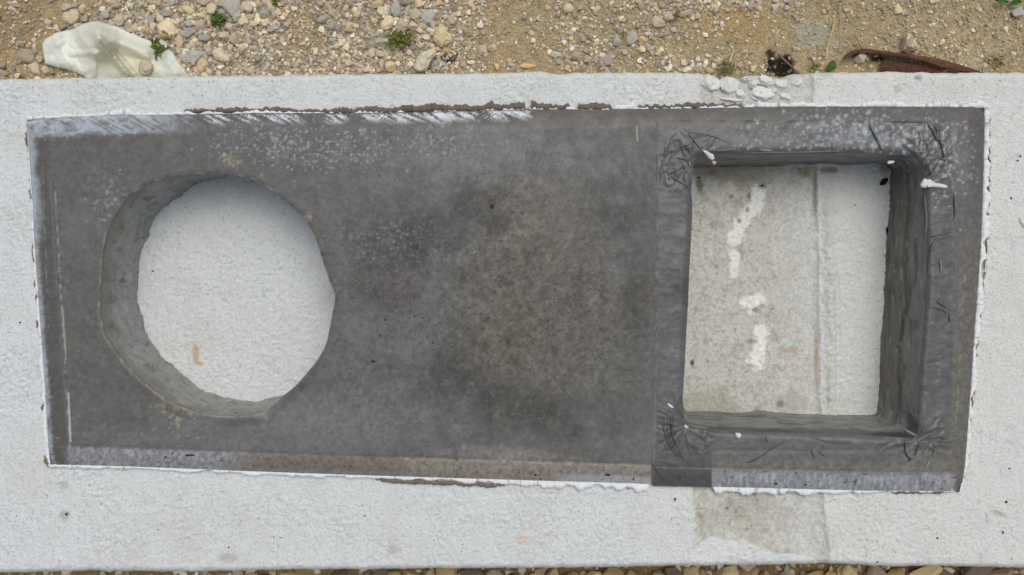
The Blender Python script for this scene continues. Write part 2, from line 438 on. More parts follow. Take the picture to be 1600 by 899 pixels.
# paint splashes on the strip
def splash(pts, w, seed, hgt=0.0045):
    global z, col
    d = seg_dist(UU, VV, pts) - 2.5 + 9 * fbm(UU, VV, 13, 4, seed, .6)
    m = 1 - sst(w / 2 - 4.5, w / 2 + 1.5, d)
    z = z + hgt * m * (0.7 + 0.3 * n_c)
    col = mixc(col, A(230, 231, 226), m * .95)
splash([(1186, 298), (1182, 320), (1168, 335), (1158, 352), (1147, 375)], 21, 91)
splash([(1148, 400), (1144, 424)], 15, 92)
splash([(1162, 474), (1178, 472), (1190, 468)], 15, 93)
splash([(1174, 478), (1172, 488)], 9, 94)
splash([(1188, 520), (1184, 560), (1182, 572)], 21, 95)
splash([(1185, 545), (1178, 562)], 20, 96)
for (u, v, r) in ((1141, 288, 6), (1254, 431, 5), (1210, 421, 5), (1168, 338, 3)):
    m = blob(UU, VV, u, v, r, r, 0, .3, int(u)); col = mixc(col, A(206, 204, 194), m * .8); z = z + .002 * m
for (u, v, ru, rv, c, a) in ((1168, 328, 4, 5, (150, 148, 140), .9), (1155, 345, 4, 5, (150, 148, 140), .9), (1171, 306, 3, 8, (140, 132, 112), .8),
        (1094, 290, 7, 12, (110, 106, 96), .75), (1113, 270, 7, 5, (120, 114, 104), .7), (1192, 291, 8, 6, (110, 103, 82), .75), (1143, 307, 5, 4, (110, 108, 100), .7),
        (1258, 268, 16, 10, (150, 138, 108), .7), (1295, 266, 20, 6, (120, 112, 92), .7), (1274, 300, 4, 40, (130, 124, 108), .7), (1082, 567, 4, 5, (100, 55, 40), .95),
        (1106, 565, 3, 4, (150, 110, 90), .6), (1236, 548, 22, 5, (176, 150, 130), .6), (1220, 631, 7, 6, (110, 108, 98), .7), (1276, 560, 4, 60, (160, 140, 120), .6),
        (1180, 484, 6, 5, (140, 134, 118), .8), (1176, 533, 10, 4, (130, 126, 114), .75), (1382, 262, 12, 14, (140, 132, 104), .6),
        (306, 552, 6, 19, (196, 164, 128), .75), (312, 568, 8, 4, (200, 150, 110), .6), (818, 840, 15, 12, (222, 210, 202), .9), (355, 873, 18, 10, (188, 190, 186), .8),
        (160, 859, 8, 4, (222, 208, 200), .8), (101, 805, 9, 9, (176, 176, 168), .7), (615, 858, 14, 10, (176, 180, 182), .45), (100, 758, 9, 9, (190, 194, 194), .7),
        (1560, 806, 12, 7, (196, 196, 190), .5), (1044, 802, 10, 8, (226, 228, 226), .5), (1180, 800, 70, 30, (165, 160, 148), .3), (1290, 115, 14, 8, (170, 170, 160), .4),  # first entry paints the shade of the dent near the right end
        (1434, 122, 8, 5, (150, 154, 156), .7), (1402, 140, 6, 8, (170, 174, 174), .6), (1140, 782, 8, 6, (140, 136, 122), .5), (1120, 140, 20, 22, (196, 194, 186), .5)):
    col = mixc(col, A(*c), blob(UU, VV, u, v, ru, rv, 0, .35, int(u * 3 + v)) * a)
z = z - 0.005 * blob(UU, VV, 1558, 806, 14, 7, 15, .25, 97) + 0.003 * blob(UU, VV, 1543, 808, 4, 9, 0, .3, 98) - .004 * blob(UU, VV, 104, 804, 3.5, 3, 0, .3, 99)
z = z + 0.0015 * blob(UU, VV, 818, 840, 14, 11, 0, .3, 100) - .0012 * blob(UU, VV, 355, 873, 18, 10, 0, .3, 101)
# rough lumps' hollow at the back edge of the strip
z = z - 0.005 * blob(UU, VV, 1165, 135, 50, 18, 0, .25, 102)
dT = VV - et[None]; dB = eb[None] - VV
dE = np.minimum(dT, dB)
z = z - 0.009 * np.clip(1 - dE / 9.0, 0, 1) ** 2
col = mixc(col, A(196, 196, 186), np.clip(1 - dE / 5.0, 0, 1) * .5)
inner_d = np.minimum.reduce(edges(UU, VV))
zb_ = WO * (1 - sst(8, 26, inner_d))
wx, wy = PX(UU, VV, zb_ + z * 0.3)
z = z + zb_
nxw, nyw = len(ux), len(tv)
F = grid_faces(nxw, nyw)[:, ::-1]
vt = np.c_[wx.ravel(), wy.ravel(), z.ravel()]
fm = m_strip_c.ravel()[F].mean(1)
fu = UU.ravel()[F].mean(1)
wall = link("plastered_wall", None, label="low wall with rough white plastered top, carrying the dark counter",
            cat="wall")
def sub_mesh(name, sel, mat, label):
    f = F[sel]; used = np.unique(f); mp = np.full(len(vt), -1, np.int64); mp[used] = np.arange(len(used))
    return link(name, mesh_np(name, vt[used], mp[f], col.reshape(-1, 3)[used]), mat, wall, label=label)
sub_mesh("plaster_coat", (fm <= 0.5) & (fu < 1180), M_PLASTER, "rough white plaster on the longer left part of the wall top")
sub_mesh("plaster_coat", (fm <= 0.5) & (fu >= 1180), M_PLASTER, "smoother white plaster on the right part of the wall top")
sub_mesh("concrete_strip", fm > 0.5, M_STRIP, "bare greyish concrete strip crossing the wall top with white splashes")
# side faces of the wall, down into the ground
def wall_side(row, sgn):
    v0 = vt.reshape(nyw, nxw, 3)[row]
    rows = [v0]
    for k in range(1, 15):
        q = v0.copy(); f = k / 14
        q[:, 2] = v0[:, 2] * (1 - f) + (GZ - 0.05) * f
        q[:, 1] += sgn * (0.003 * min(1, k / 2) + 0.006 * fbm(q[:, 0], q[:, 2], 0.03, 3, 105 + row % 7))
        rows.append(q)
    vv = np.stack(rows)
    f = grid_faces(nxw, 15)
    if sgn > 0: f = f[:, ::-1]
    return vv.reshape(-1, 3), f
va, fa = wall_side(0, 1); vb, fb = wall_side(nyw - 1, -1)
cc = np.broadcast_to(A(206, 208, 204), (len(va) + len(vb), 3)) * (1 + .08 * fbm(np.r_[va[:, 0], vb[:, 0]], np.r_[va[:, 2], vb[:, 2]], .04, 3, 108))[:, None]
link("wall_side", mesh_np("wall_side", np.r_[va, vb], np.r_[fa, fb[:, ::-1][:, ::-1] + len(va)], cc), M_PLASTER, wall)

# rounded plaster lumps on the strip's back end
def rock_mesh(name, sub, planes, squash=0.0, jitter=0.12, smooth=False, hmin=.55, hmax=.85, seed=0):
    r = np.random.default_rng(seed)
    bm = bmesh.new(); bmesh.ops.create_icosphere(bm, subdivisions=sub, radius=1)
    v = np.array([w.co[:] for w in bm.verts]); f = np.array([[q.index for q in p.verts] for p in bm.faces]); bm.free()
    s = r.uniform(0, 50)
    v = v * (1 + jitter * (fbm(v[:, 0] + s, v[:, 1] + v[:, 2] * 1.7, 0.9, 3, 5)))[:, None]
    for _ in range(planes):
        d = r.normal(size=3); d /= np.linalg.norm(d); h = r.uniform(hmin, hmax)
        e = v @ d; v = v - np.clip(e - h, 0, None)[:, None] * d * 0.96
    v = v * (1 + 0.05 * fbm(v[:, 0] * 3 + s, v[:, 1] * 3 + v[:, 2] * 2, 0.8, 2, 9))[:, None]
    v[:, :2] /= np.abs(v[:, :2]).max(0); v[:, 2] /= np.abs(v[:, 2]).max()
    return mesh_np(name, v, f, None, smooth)
M_LUMP = material("plaster_lump", rough=0.92, spec=0.2, color=tuple(A(208, 211, 209)), nscale=220, namt=0.08, bscale=300, bstr=0.7, bdist=0.0015)
for i, (u, v, w, h, a) in enumerate(((1111, 130, 32, 30, 0), (1141, 133, 29, 31, 10), (1159, 147, 15, 17, 0), (1192, 148, 40, 26, 10), (1178, 130, 14, 15, 30),
                                   (1199, 126, 34, 17, 10), (1209, 141, 13, 12, 0), (1146, 156, 44, 9, 5), (1166, 122, 14, 9, 0), (1222, 133, 22, 20, 0), (1228, 150, 24, 14, 20), (1244, 128, 20, 18, 0))):
    me = rock_mesh("plaster_lump", 4, 3, jitter=.5, smooth=True, hmin=.75, hmax=.95, seed=200 + i)
    x, y = PX(u, v, WO)
    k = (CZ - WO) / D0 / 1000
    o = link("plaster_lump", me, M_LUMP, wall, loc=(x, y, WO - 0.009))
    o.scale = (w / 2 * k * 1.12, h / 2 * k * 1.12, min(w, h) * k * 0.16 + .009); o.rotation_euler[2] = math.radians(-a)

# ------------------------------------------------------------------ dark concrete counter
Hround = [(158, 440), (160, 400), (166, 365), (176, 343), (187, 325), (203, 303), (220, 295), (238, 284), (270, 275), (310, 271), (350, 271), (390, 278), (420, 294), (450, 318),
          (475, 340), (492, 368), (505, 410), (515, 440), (525, 466), (519, 490), (511, 535), (500, 557), (485, 577), (460, 605), (441, 620), (422, 638), (405, 648), (370, 651), (340, 650),
          (310, 645), (280, 635), (262, 625), (240, 610), (215, 588), (195, 567), (175, 541), (163, 521), (160, 505), (156, 480)]
Hround_b = [(217, 425), (222, 395), (230, 372), (240, 347), (255, 330), (270, 317), (307, 288), (335, 277), (365, 272), (400, 274), (440, 286), (480, 310), (515, 345), (538, 390), (549, 440), (548, 480),
            (538, 530), (515, 570), (485, 600), (440, 618), (400, 626), (362, 622), (325, 611), (300, 597), (275, 574), (250, 551), (232, 518), (222, 490), (216, 458)]
Hrect = [(1083, 252), (1092, 243), (1130, 241), (1240, 240), (1350, 240), (1430, 244), (1444, 256), (1446, 300), (1447, 350), (1448, 447), (1442, 525), (1437, 575), (1434, 640), (1435, 676), (1428, 685),
         (1411, 684), (1340, 680), (1248, 677), (1188, 675), (1117, 672), (1080, 667), (1068, 660), (1066, 635), (1070, 567), (1072, 525), (1075, 475), (1077, 425), (1081, 350), (1082, 315), (1080, 300)]
Hrect_b = [(1068, 268), (1078, 263), (1150, 260), (1240, 257), (1330, 256), (1385, 257), (1393, 264), (1392, 280), (1389, 330), (1384, 370), (1380, 447), (1379, 475), (1376, 525), (1373, 575), (1370, 630), (1370, 645),
           (1362, 648), (1300, 646), (1200, 644), (1100, 643), (1074, 643), (1068, 637), (1066, 600), (1066, 475), (1066, 350), (1066, 300)]
LR = resample(Hround, 3.0, True, 5); LQ = resample(Hrect, 3.0, True, 3)
LRb = resample(Hround_b, 3.0, True, 4); LQb = resample(Hrect_b, 3.0, True, 1)

TAPE = lambda U, V: sst(1025, 1028, U) * (1 - sst(1488, 1493, U)) * sst(187, 192, V) * (1 - sst(704, 710, V)) + sst(1018, 1020, U) * (1 - sst(1110, 1113, U)) * sst(700, 704, V)
def drop(d, w, h):
    t = np.clip(1 - d / w, 0, 1)
    return h * t * t
def counter_z(U, V, dr=None, dq=None):
    a, b, c, d = edges(U, V)
    z = T - drop(a, 34, .007) - drop(b, 31, .010) - drop(c, 36, .010) - drop(d, 30, .006)
    z = z + 0.0007 * fbm(U, V, 70, 3, 111) + 0.0002 * fbm(U, V, 8, 2, 112)
    # break lines of the bevel
    z = z - 0.0012 * (1 - sst(0, 3, np.abs(c - 33))) * sst(250, 300, V) - 0.0008 * (1 - sst(0, 3, np.abs(b - 31)))
    tp = np.clip(TAPE(U, V), 0, 1)
    cr = np.zeros(U.shape)
    for (cu, cv, r0) in ((1083, 256, 62), (1446, 250, 52), (1432, 690, 56), (1068, 668, 62)):      # gathered folds fan round the four corners
        rr = np.hypot(U - cu, V - cv); an = np.arctan2(V - cv, U - cu)
        cr = cr + np.exp(-((rr - 26) / 24) ** 2) * (1 - sst(.0, .24, np.abs(fbm(an * 20 + 9, rr * .18, 9, 3, int(cu)))))
    z = z + tp * (-0.0012 + 0.0013 * fbm(U, V, 34, 2, 113) * sst(1040, 1050, U) + 0.0010 * np.abs(fbm(U * .4, V, 18, 3, 114)) + .0032 * cr)
    if dq is not None: z = z - drop(dq, 11, .005)
    if dr is not None: z = z - drop(dr, 5, .0018) + 0.0015 * drop(np.abs(dr - 6), 6, 1) * np.clip(fbm(U, V, 30, 2, 115), 0, 1)
    return z
NU, NV = 745, 292
S_, R_ = np.meshgrid(np.linspace(0, 1, NU), np.linspace(0, 1, NV))
# ragged, slightly uneven rim
u_top = 40 + (1539 - 40) * S_; u_bot = 78 + (1500 - 78) * S_
u0 = u_top * (1 - R_) + u_bot * R_
vt_ = interp(OT, u0) + 1.2 * fbm(u0, u0 * 0, 14, 3, 116); vb_ = interp(OB, u0) + 1.0 * fbm(u0, u0 * 0, 16, 3, 117)
v0 = vt_ * (1 - R_) + vb_ * R_
ul = np.interp(v0, [q[0] for q in OL], [q[1] for q in OL]) + 1.2 * fbm(v0, v0 * 0, 14, 3, 118)
ur = np.interp(v0, [q[0] for q in OR], [q[1] for q in OR]) + 1.2 * fbm(v0, v0 * 0, 14, 3, 119)
U = ul * (1 - S_) + ur * S_; V = v0
DR = np.full(U.shape, 1e3); DQ = np.full(U.shape, 1e3)
def hole_cut(U, V, loop, D, pad=40):
    x0, y0 = loop.min(0) - pad; x1, y1 = loop.max(0) + pad
    m = (U > x0) & (U < x1) & (V > y0) & (V < y1)
    d, bx, by = near_pts(U[m], V[m], loop)
    ins = inside(U[m], V[m], loop)
    I = np.zeros(U.shape, bool); I[m] = ins
    D[m] = d
    BX = U.copy(); BY = V.copy(); BX[m] = bx; BY[m] = by
    return I, BX, BY
I1, BX1, BY1 = hole_cut(U, V, LR, DR); I2, BX2, BY2 = hole_cut(U, V, LQ, DQ)
FQ = grid_faces(NU, NV)[:, ::-1]
bad1 = I1.ravel()[FQ].any(1); bad2 = I2.ravel()[FQ].any(1)
FK = FQ[~(bad1 | bad2)]
sn1 = np.zeros(U.size, bool); sn1[np.unique(FQ[bad1])] = True; sn1 &= ~I1.ravel()
sn2 = np.zeros(U.size, bool); sn2[np.unique(FQ[bad2])] = True; sn2 &= ~I2.ravel()
Uf, Vf = U.ravel().copy(), V.ravel().copy()
Uf[sn1] = BX1.ravel()[sn1]; Vf[sn1] = BY1.ravel()[sn1]; Uf[sn2] = BX2.ravel()[sn2]; Vf[sn2] = BY2.ravel()[sn2]
drf, dqf = DR.ravel().copy(), DQ.ravel().copy(); drf[sn1] = 0; dqf[sn2] = 0
zf = counter_z(Uf, Vf, drf, dqf)
xf, yf = PX(Uf, Vf, zf)

def counter_colour(U, V, dr, dq):
    a, b, c, d = edges(U, V)
    n1 = fbm(U, V, 120, 4, 121); n2 = fbm(U, V, 28, 5, 122, .6); n3 = fbm(U, V, 8, 3, 123, .6); n4 = fbm(U, V, 3.6, 2, 124)
    K = np.broadcast_to(A(94, 95, 95), U.shape + (3,)).copy()
    K = mixc(K, A(110, 112, 115), blob(U, V, 760, 245, 260, 55, 0, .5, 125, .8) * .75)
    K = mixc(K, A(112, 114, 117), blob(U, V, 480, 655, 240, 55, 0, .5, 126, .8) * .75)
    K = mixc(K, A(106, 108, 111), blob(U, V, 340, 690, 260, 30, 0, .5, 127, .8) * .7)
    K = mixc(K, A(93, 91, 85), blob(U, V, 850, 470, 170, 220, 0, .4, 128, .9) * .85)  # brownish centre: shade of someone standing over the slab, painted into colour
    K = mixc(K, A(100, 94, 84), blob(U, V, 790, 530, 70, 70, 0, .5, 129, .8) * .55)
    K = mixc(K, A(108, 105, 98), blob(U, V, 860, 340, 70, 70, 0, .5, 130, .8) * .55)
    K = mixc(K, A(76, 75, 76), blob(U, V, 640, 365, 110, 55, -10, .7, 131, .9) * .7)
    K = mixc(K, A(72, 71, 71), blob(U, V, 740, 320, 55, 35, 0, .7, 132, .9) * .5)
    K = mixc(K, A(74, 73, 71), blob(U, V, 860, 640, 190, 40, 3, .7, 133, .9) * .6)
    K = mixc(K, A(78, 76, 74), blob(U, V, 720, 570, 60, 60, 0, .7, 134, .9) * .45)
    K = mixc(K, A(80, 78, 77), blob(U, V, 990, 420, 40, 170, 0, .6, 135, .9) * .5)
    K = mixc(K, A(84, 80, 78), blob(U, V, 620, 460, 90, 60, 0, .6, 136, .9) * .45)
    cen = blob(U, V, 800, 460, 330, 250, 0, .4, 137, .8)  # mask of that painted shade; also carries the slab's own mottling
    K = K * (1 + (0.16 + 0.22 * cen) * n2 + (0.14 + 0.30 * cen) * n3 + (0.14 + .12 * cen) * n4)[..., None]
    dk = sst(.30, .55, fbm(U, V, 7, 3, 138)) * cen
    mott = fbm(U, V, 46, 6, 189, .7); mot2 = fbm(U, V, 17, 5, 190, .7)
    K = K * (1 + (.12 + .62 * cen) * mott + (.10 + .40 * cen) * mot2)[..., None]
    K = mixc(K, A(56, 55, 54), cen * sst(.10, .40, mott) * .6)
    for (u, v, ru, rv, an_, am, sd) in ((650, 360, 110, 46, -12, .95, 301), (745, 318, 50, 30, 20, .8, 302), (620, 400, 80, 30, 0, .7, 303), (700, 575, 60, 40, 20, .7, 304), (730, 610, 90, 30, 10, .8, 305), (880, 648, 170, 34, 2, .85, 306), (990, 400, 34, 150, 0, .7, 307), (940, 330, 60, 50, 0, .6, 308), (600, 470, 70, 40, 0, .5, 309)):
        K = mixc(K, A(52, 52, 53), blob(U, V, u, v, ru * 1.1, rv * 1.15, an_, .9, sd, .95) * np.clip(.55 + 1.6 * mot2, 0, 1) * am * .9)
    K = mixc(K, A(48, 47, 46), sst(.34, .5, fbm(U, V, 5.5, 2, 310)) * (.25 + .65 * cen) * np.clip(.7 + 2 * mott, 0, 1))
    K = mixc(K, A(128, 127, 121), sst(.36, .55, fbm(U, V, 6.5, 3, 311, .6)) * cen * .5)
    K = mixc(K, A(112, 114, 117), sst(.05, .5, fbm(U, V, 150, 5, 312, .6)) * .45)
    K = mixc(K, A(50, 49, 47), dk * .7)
    K = mixc(K, A(132, 132, 130), sst(.25, .6, fbm(U, V, 11, 4, 191, .65)) * (.35 + .3 * sst(330, 420, U)) * (V < 330) )
    K = mixc(K, A(122, 122, 121), sst(.2, .55, fbm(U, V, 16, 4, 192, .65)) * .38)
    # the smooth band left by the film round the square opening
    tp = np.clip(TAPE(U, V), 0, 1)
    tc = np.broadcast_to(A(88, 90, 92), U.shape + (3,)) * (1 + 1.0 * .20 * fbm(U * .6, V, 30, 5, 139, .65) + .10 * n4)[..., None]
    tc = mixc(tc, A(104, 108, 113), blob(U, V, 1055, 575, 36, 70, 0, .4, 140, .8) * .6 + blob(U, V, 1250, 215, 190, 18, 0, .5, 141, .8) * .55 + blob(U, V, 1250, 692, 170, 16, 0, .4, 142, .8) * .45 + blob(U, V, 1462, 640, 26, 50, 0, .4, 143, .8) * .4)
    tc = mixc(tc, A(66, 66, 68), sst(.1, .4, fbm(U * 0.3, V, 8, 3, 144)) * (U > 1440) * (V > 300) * (V < 620) * .7)
    tc = mixc(tc, A(70, 71, 75), blob(U, V, 1056, 450, 34, 60, 0, .5, 145, .8) * .7)
    tpm = (tp * (.72 + .5 * fbm(U, V, 40, 3, 186)))[..., None]; tpm = np.clip(tpm, 0, 1)
    K = K * (1 - tpm) + tc * tpm
    K = mixc(K, A(82, 79, 77), sst(1018, 1020, U) * (1 - sst(1110, 1113, U)) * sst(704, 735, V) * .5 * (1 + n2))
    # brownish margin strips
    K = mixc(K, A(112, 108, 100), (1 - sst(26, 34, d)) * sst(300, 420, V) * (0.45 + 1.1 * n3 + .9 * n4))
    K = mixc(K, A(88, 85, 84), (1 - sst(22, 30, d)) * sst(330, 250, V) * .6)
    K = mixc(K, A(86, 84, 83), sst(30, 18, a) * sst(420, 520, U) * .55)
    K = mixc(K, A(88, 85, 83), sst(36, 28, c) * .55)
    # lime bloom along the rim
    spk = 0.5 + 0.9 * fbm(U, V, 7, 3, 146)
    K = mixc(K, A(166, 176, 188), sst(33 + 10 * n3, 23 + 12 * n2, a) * sst(330, 190, U + 60 * n2) * sst(46, 56, U) * np.clip(0.95 + 1.2 * fbm(U + V * 1.6, V - U * .5, 20, 3, 147), 0, 1) * .92)
    K = mixc(K, A(200, 208, 218), sst(12, 2, a) * sst(330, 190, U) * np.clip(.4 + 1.6 * n2, 0, 1) * .8)
    K = mixc(K, A(158, 168, 180), sst(17 + 14 * n2, 6 + 8 * n2, c) * sst(420, 300, V) * sst(198, 215, V) * .8)
    K = mixc(K, A(176, 184, 196), sst(11 + 8 * n3, 3, c) * np.clip(.75 + n2, 0, 1) * .8)
    bl = sst(31, 26, b + 4 * n3)
    spk = np.clip(spk + .5 * fbm(U, V * .4, 3.2, 2, 193), 0, 1.2)
    K = mixc(K, A(164, 167, 173), bl * np.clip(.75 + .8 * fbm(U, V * .28, 5, 4, 322, .65), 0, 1.1) * sst(95, 115, U) * sst(440, 330, U) * np.clip(spk + .3, 0, 1) * .95)
    K = mixc(K, A(134, 126, 113), bl * sst(330, 420, U) * sst(660, 600, U) * np.clip(spk + .1, 0, 1) * .85)
    K = mixc(K, A(128, 128, 132), sst(10, 5, b) * sst(330, 420, U) * sst(660, 600, U) * .8)
    K = mixc(K, A(148, 141, 131), sst(34, 28, b + 3 * n3) * sst(600, 650, U) * sst(1018, 1016, U) * np.clip(spk + .25, 0, 1) * .9)
    K = mixc(K, A(166, 168, 174), sst(16, 9, b) * sst(850, 900, U) * sst(1018, 1016, U) * .75)
    K = mixc(K, A(140, 138, 132), blob(U, V, 790, 712, 120, 16, 3, .6, 148, .8) * np.clip(spk + .1, 0, 1) * .75)
    rt = sst(1111, 1114, U) * sst(1497, 1488, U + (a < 0))
    K = mixc(K, A(124, 119, 111), sst(60, 36, b + 10 * n2) * rt * np.clip(.35 + 1.3 * n3 + .8 * n2, 0, 1) * .8)
    fib = fbm(U, V * .28, 5, 4, 321, .65)
    K = mixc(K, A(160, 167, 175), sst(31, 23, b + 7 * n3 + 5 * n2) * rt * np.clip(.72 + .9 * fib + .6 * n2, 0, 1) * .92)
    K = mixc(K, A(196, 203, 210), sst(26, 16, b) * rt * sst(.12, .5, fib) * .7)
    K = mixc(K, A(70, 62, 58), sst(.38, .6, fbm(U * .5, V, 6, 2, 149)) * (b < 30) * .8)
    K = mixc(K, A(120, 118, 114), blob(U, V, 1440, 725, 45, 22, 0, .5, 150) * np.clip(spk, 0, 1) * .7)
    return K, tp
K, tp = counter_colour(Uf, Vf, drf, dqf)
K = K * np.array([.925, .915, .90])
bev = sst(34, 26, np.minimum.reduce(edges(Uf, Vf)))
rs = np.random.default_rng(42)
def spots(n, box, rmin, rmax, c, amt, stretch_=1.0):
    global K
    for _ in range(n):
        u = rs.normal((box[0] + box[2]) / 2, (box[2] - box[0]) / 4); v = rs.normal((box[1] + box[3]) / 2, (box[3] - box[1]) / 4)
        r = rs.uniform(rmin, rmax) * rs.choice([.75, .85, 1, 1.25]); am = amt * rs.uniform(.25, 1)
        m = (np.abs(Uf - u) < 12) & (np.abs(Vf - v) < 12)
        if not m.any(): continue
        d = np.hypot((Uf[m] - u) * rs.uniform(.7, 1.1), (Vf[m] - v) * rs.uniform(.7, 1.2))
        K[m] = mixc(K[m], A(*c), (1 - sst(r * .5, r * 1.3, d)) * am)
spots(160, (320, 185, 600, 270), 1.2, 2.3, (150, 155, 162), .75)
spots(60, (500, 185, 840, 260), 1.2, 2.2, (146, 150, 154), .6)
spots(200, (1130, 172, 1530, 262), 1.2, 2.5, (158, 166, 175), .85)
spots(60, (1260, 185, 1490, 262), 2.2, 3.6, (164, 172, 182), .75)
spots(60, (1240, 176, 1420, 225), 2, 3.6, (150, 160, 172), .6)
spots(110, (1430, 190, 1535, 330), 1.2, 2.4, (166, 170, 176), .8)
spots(60, (130, 270, 210, 350), 1.6, 2.6, (140, 142, 144), .65)
spots(80, (470, 340, 700, 430), 1.5, 2.2, (118, 120, 122), .6)
spots(220, (560, 300, 1010, 680), 1.5, 2.6, (60, 58, 57), .6)
spots(50, (230, 640, 330, 690), 1.4, 2.4, (160, 152, 130), .6)
spots(60, (1440, 400, 1500, 600), 1.5, 2.6, (128, 126, 120), .5)
def paint(pts, w, c, amt, brk=0.0, seed=0):
    global K
    p = np.array(pts); m = (Uf > p[:, 0].min() - 12) & (Uf < p[:, 0].max() + 12) & (Vf > p[:, 1].min() - 12) & (Vf < p[:, 1].max() + 12)
    s = stroke(Uf[m], Vf[m], pts, w, 1.8)
    if brk: s = s * sst(-brk, .25, fbm(Uf[m], Vf[m], 11, 3, seed))
    K[m] = mixc(K[m], A(*c), s * amt)
# scoring lines left by the formwork
paint([(86, 300), (92, 410), (100, 540), (108, 680), (109, 700)], 2.2, (160, 160, 160), .8, .2, 151)
paint([(66, 250), (72, 420), (76, 520)], 2.0, (136, 138, 142), .6, .1, 152)
paint([(107, 615), (110, 690)], 2.6, (190, 192, 194), .8)
paint([(98, 480), (103, 560)], 2.4, (160, 156, 140), .7)
paint([(450, 222), (560, 221)], 2, (140, 140, 140), .6, .2, 153)
paint([(672, 196), (674, 225)], 3, (150, 150, 150), .7, .2, 154)
paint([(995, 198), (996, 220)], 2.6, (160, 158, 150), .8)
paint([(1027, 205), (1027, 480), (1024, 640), (1021, 745)], 1.8, (124, 122, 118), .7, .3, 155)
paint([(1120, 188), (1290, 188), (1450, 190)], 1.6, (66, 64, 62), .6, .2, 156)
paint([(1020, 704), (1070, 707)], 1.8, (112, 112, 112), .6)
paint([(778, 547), (768, 565), (757, 580)], 2.2, (138, 134, 120), .6, .1, 157)
paint([(1510, 400), (1503, 500), (1497, 620), (1492, 700)], 2.0, (150, 148, 138), .6, .1, 158)
# slanted white drag marks along the back rim
th = math.radians(27)
Aq, Bq = Uf * math.cos(th) + Vf * math.sin(th), -Uf * math.sin(th) + Vf * math.cos(th)
aT = edges(Uf, Vf)[0]
dn_ = fbm(Aq / 11, Bq, 4.4, 4, 251, .65); clu = fbm(Uf, Uf * 0 + 4, 60, 3, 252)
cl_ = np.clip(sst(250, 330, Uf) * sst(860, 800, Uf) * (.5 + sst(520, 600, Uf) * .4 + 1.0 * clu), 0, 1)
mk = sst(.0, .2, dn_ + .3 * (cl_ - .45)) * sst(22 + 9 * clu, 9, aT + 9 * dn_) * sst(.5, 3, aT) * sst(.15, .5, cl_)
K = mixc(K, A(204, 211, 220), mk * .92)
mk2 = sst(.12, .35, fbm(Aq / 8, Bq, 4.5, 3, 253, .6)) * sst(28, 12, aT) * sst(340, 240, Uf) * sst(50, 70, Uf)
K = mixc(K, A(96, 98, 102), mk2 * .75)
mk3 = sst(.28, .42, fbm(Aq / 9, Bq, 3.2, 2, 254)) * sst(22, 8, aT) * sst(880, 800, Uf)
K = mixc(K, A(70, 68, 68), mk3 * .7)
spn = fbm(Uf, Vf, 5.2, 2, 255)
for (u, v, ru, rv, am, sd) in ((470, 228, 190, 46, .8, 256), (660, 222, 190, 34, .6, 257), (1370, 214, 230, 48, .95, 258), (1490, 250, 46, 60, .7, 259), (170, 305, 60, 50, .5, 260), (600, 380, 170, 60, .35, 261)):
    rg = blob(Uf, Vf, u, v, ru, rv, 0, .5, sd, .9)
    K = mixc(K, A(156, 163, 170), rg * sst(.30, .52, spn + .15 * (rg - .6)) * am)
    K = mixc(K, A(126, 130, 134), rg * sst(.0, .5, fbm(Uf, Vf, 26, 5, sd + 20, .65)) * am * .5)
for i in range(8):
    u = rs.uniform(60, 330); L = rs.uniform(14, 40); v = float(interp(OT, u)) + rs.uniform(4, 16)
    paint([(u, v), (u + L, v + L * .55)], rs.uniform(1.6, 2.6), (84, 80, 80), .8)
for i in range(0):
    u = rs.uniform(480, 840); L = rs.uniform(16, 30); v = float(interp(OT, u)) + rs.uniform(2, 6)
    paint([(u, v), (u + L, v + L * .55)], rs.uniform(1.6, 2.4), (70, 66, 66), .8)
# fine scratches and scuffs
for i in range(90):
    u, v = rs.uniform(340, 1020), rs.uniform(200, 690); L = rs.uniform(8, 46); a_ = rs.choice([rs.normal(0, .25), rs.normal(1.2, .5)])
    paint([(u, v), (u + L * .5 * math.cos(a_), v + L * .5 * math.sin(a_) + rs.normal() * 2), (u + L * math.cos(a_), v + L * math.sin(a_))], rs.uniform(.9, 1.7), (138, 137, 132) if rs.random() < .7 else (64, 62, 60), rs.uniform(.2, .5), .15, i)
# chipped pale lip of the round opening
ang_n = fbm(Uf, Vf, 16, 3, 161)
lip = (1 - sst(1.0, 3.0, drf)) * sst(-.15, .3, ang_n)
K = mixc(K, A(176, 168, 146), lip * .45)
for (u, v, ru, rv, s) in ((258, 634, 24, 10, 162), (360, 252, 26, 10, 163), (410, 650, 14, 8, 165), (483, 338, 8, 10, 166), (285, 640, 30, 8, 164)):
    K = mixc(K, A(150, 142, 118), blob(Uf, Vf, u, v, ru, rv, 15, .6, s) * np.clip(.3 + fbm(Uf, Vf, 6, 3, s), 0, 1) * .9)
K = mixc(K, A(62, 58, 55), (1 - sst(4, 10, np.abs(drf - 9))) * sst(-.1, .3, fbm(Uf, Vf, 50, 3, 167)) * sst(560, 470, Uf) * (Vf > 560) * .4)

counter = link("sink_counter", None, label="dark grey concrete counter slab with a round and a square opening, on white wall",
               cat="counter")
used = np.unique(FK); mp = np.full(len(Uf), -1, np.int64); mp[used] = np.arange(len(used))
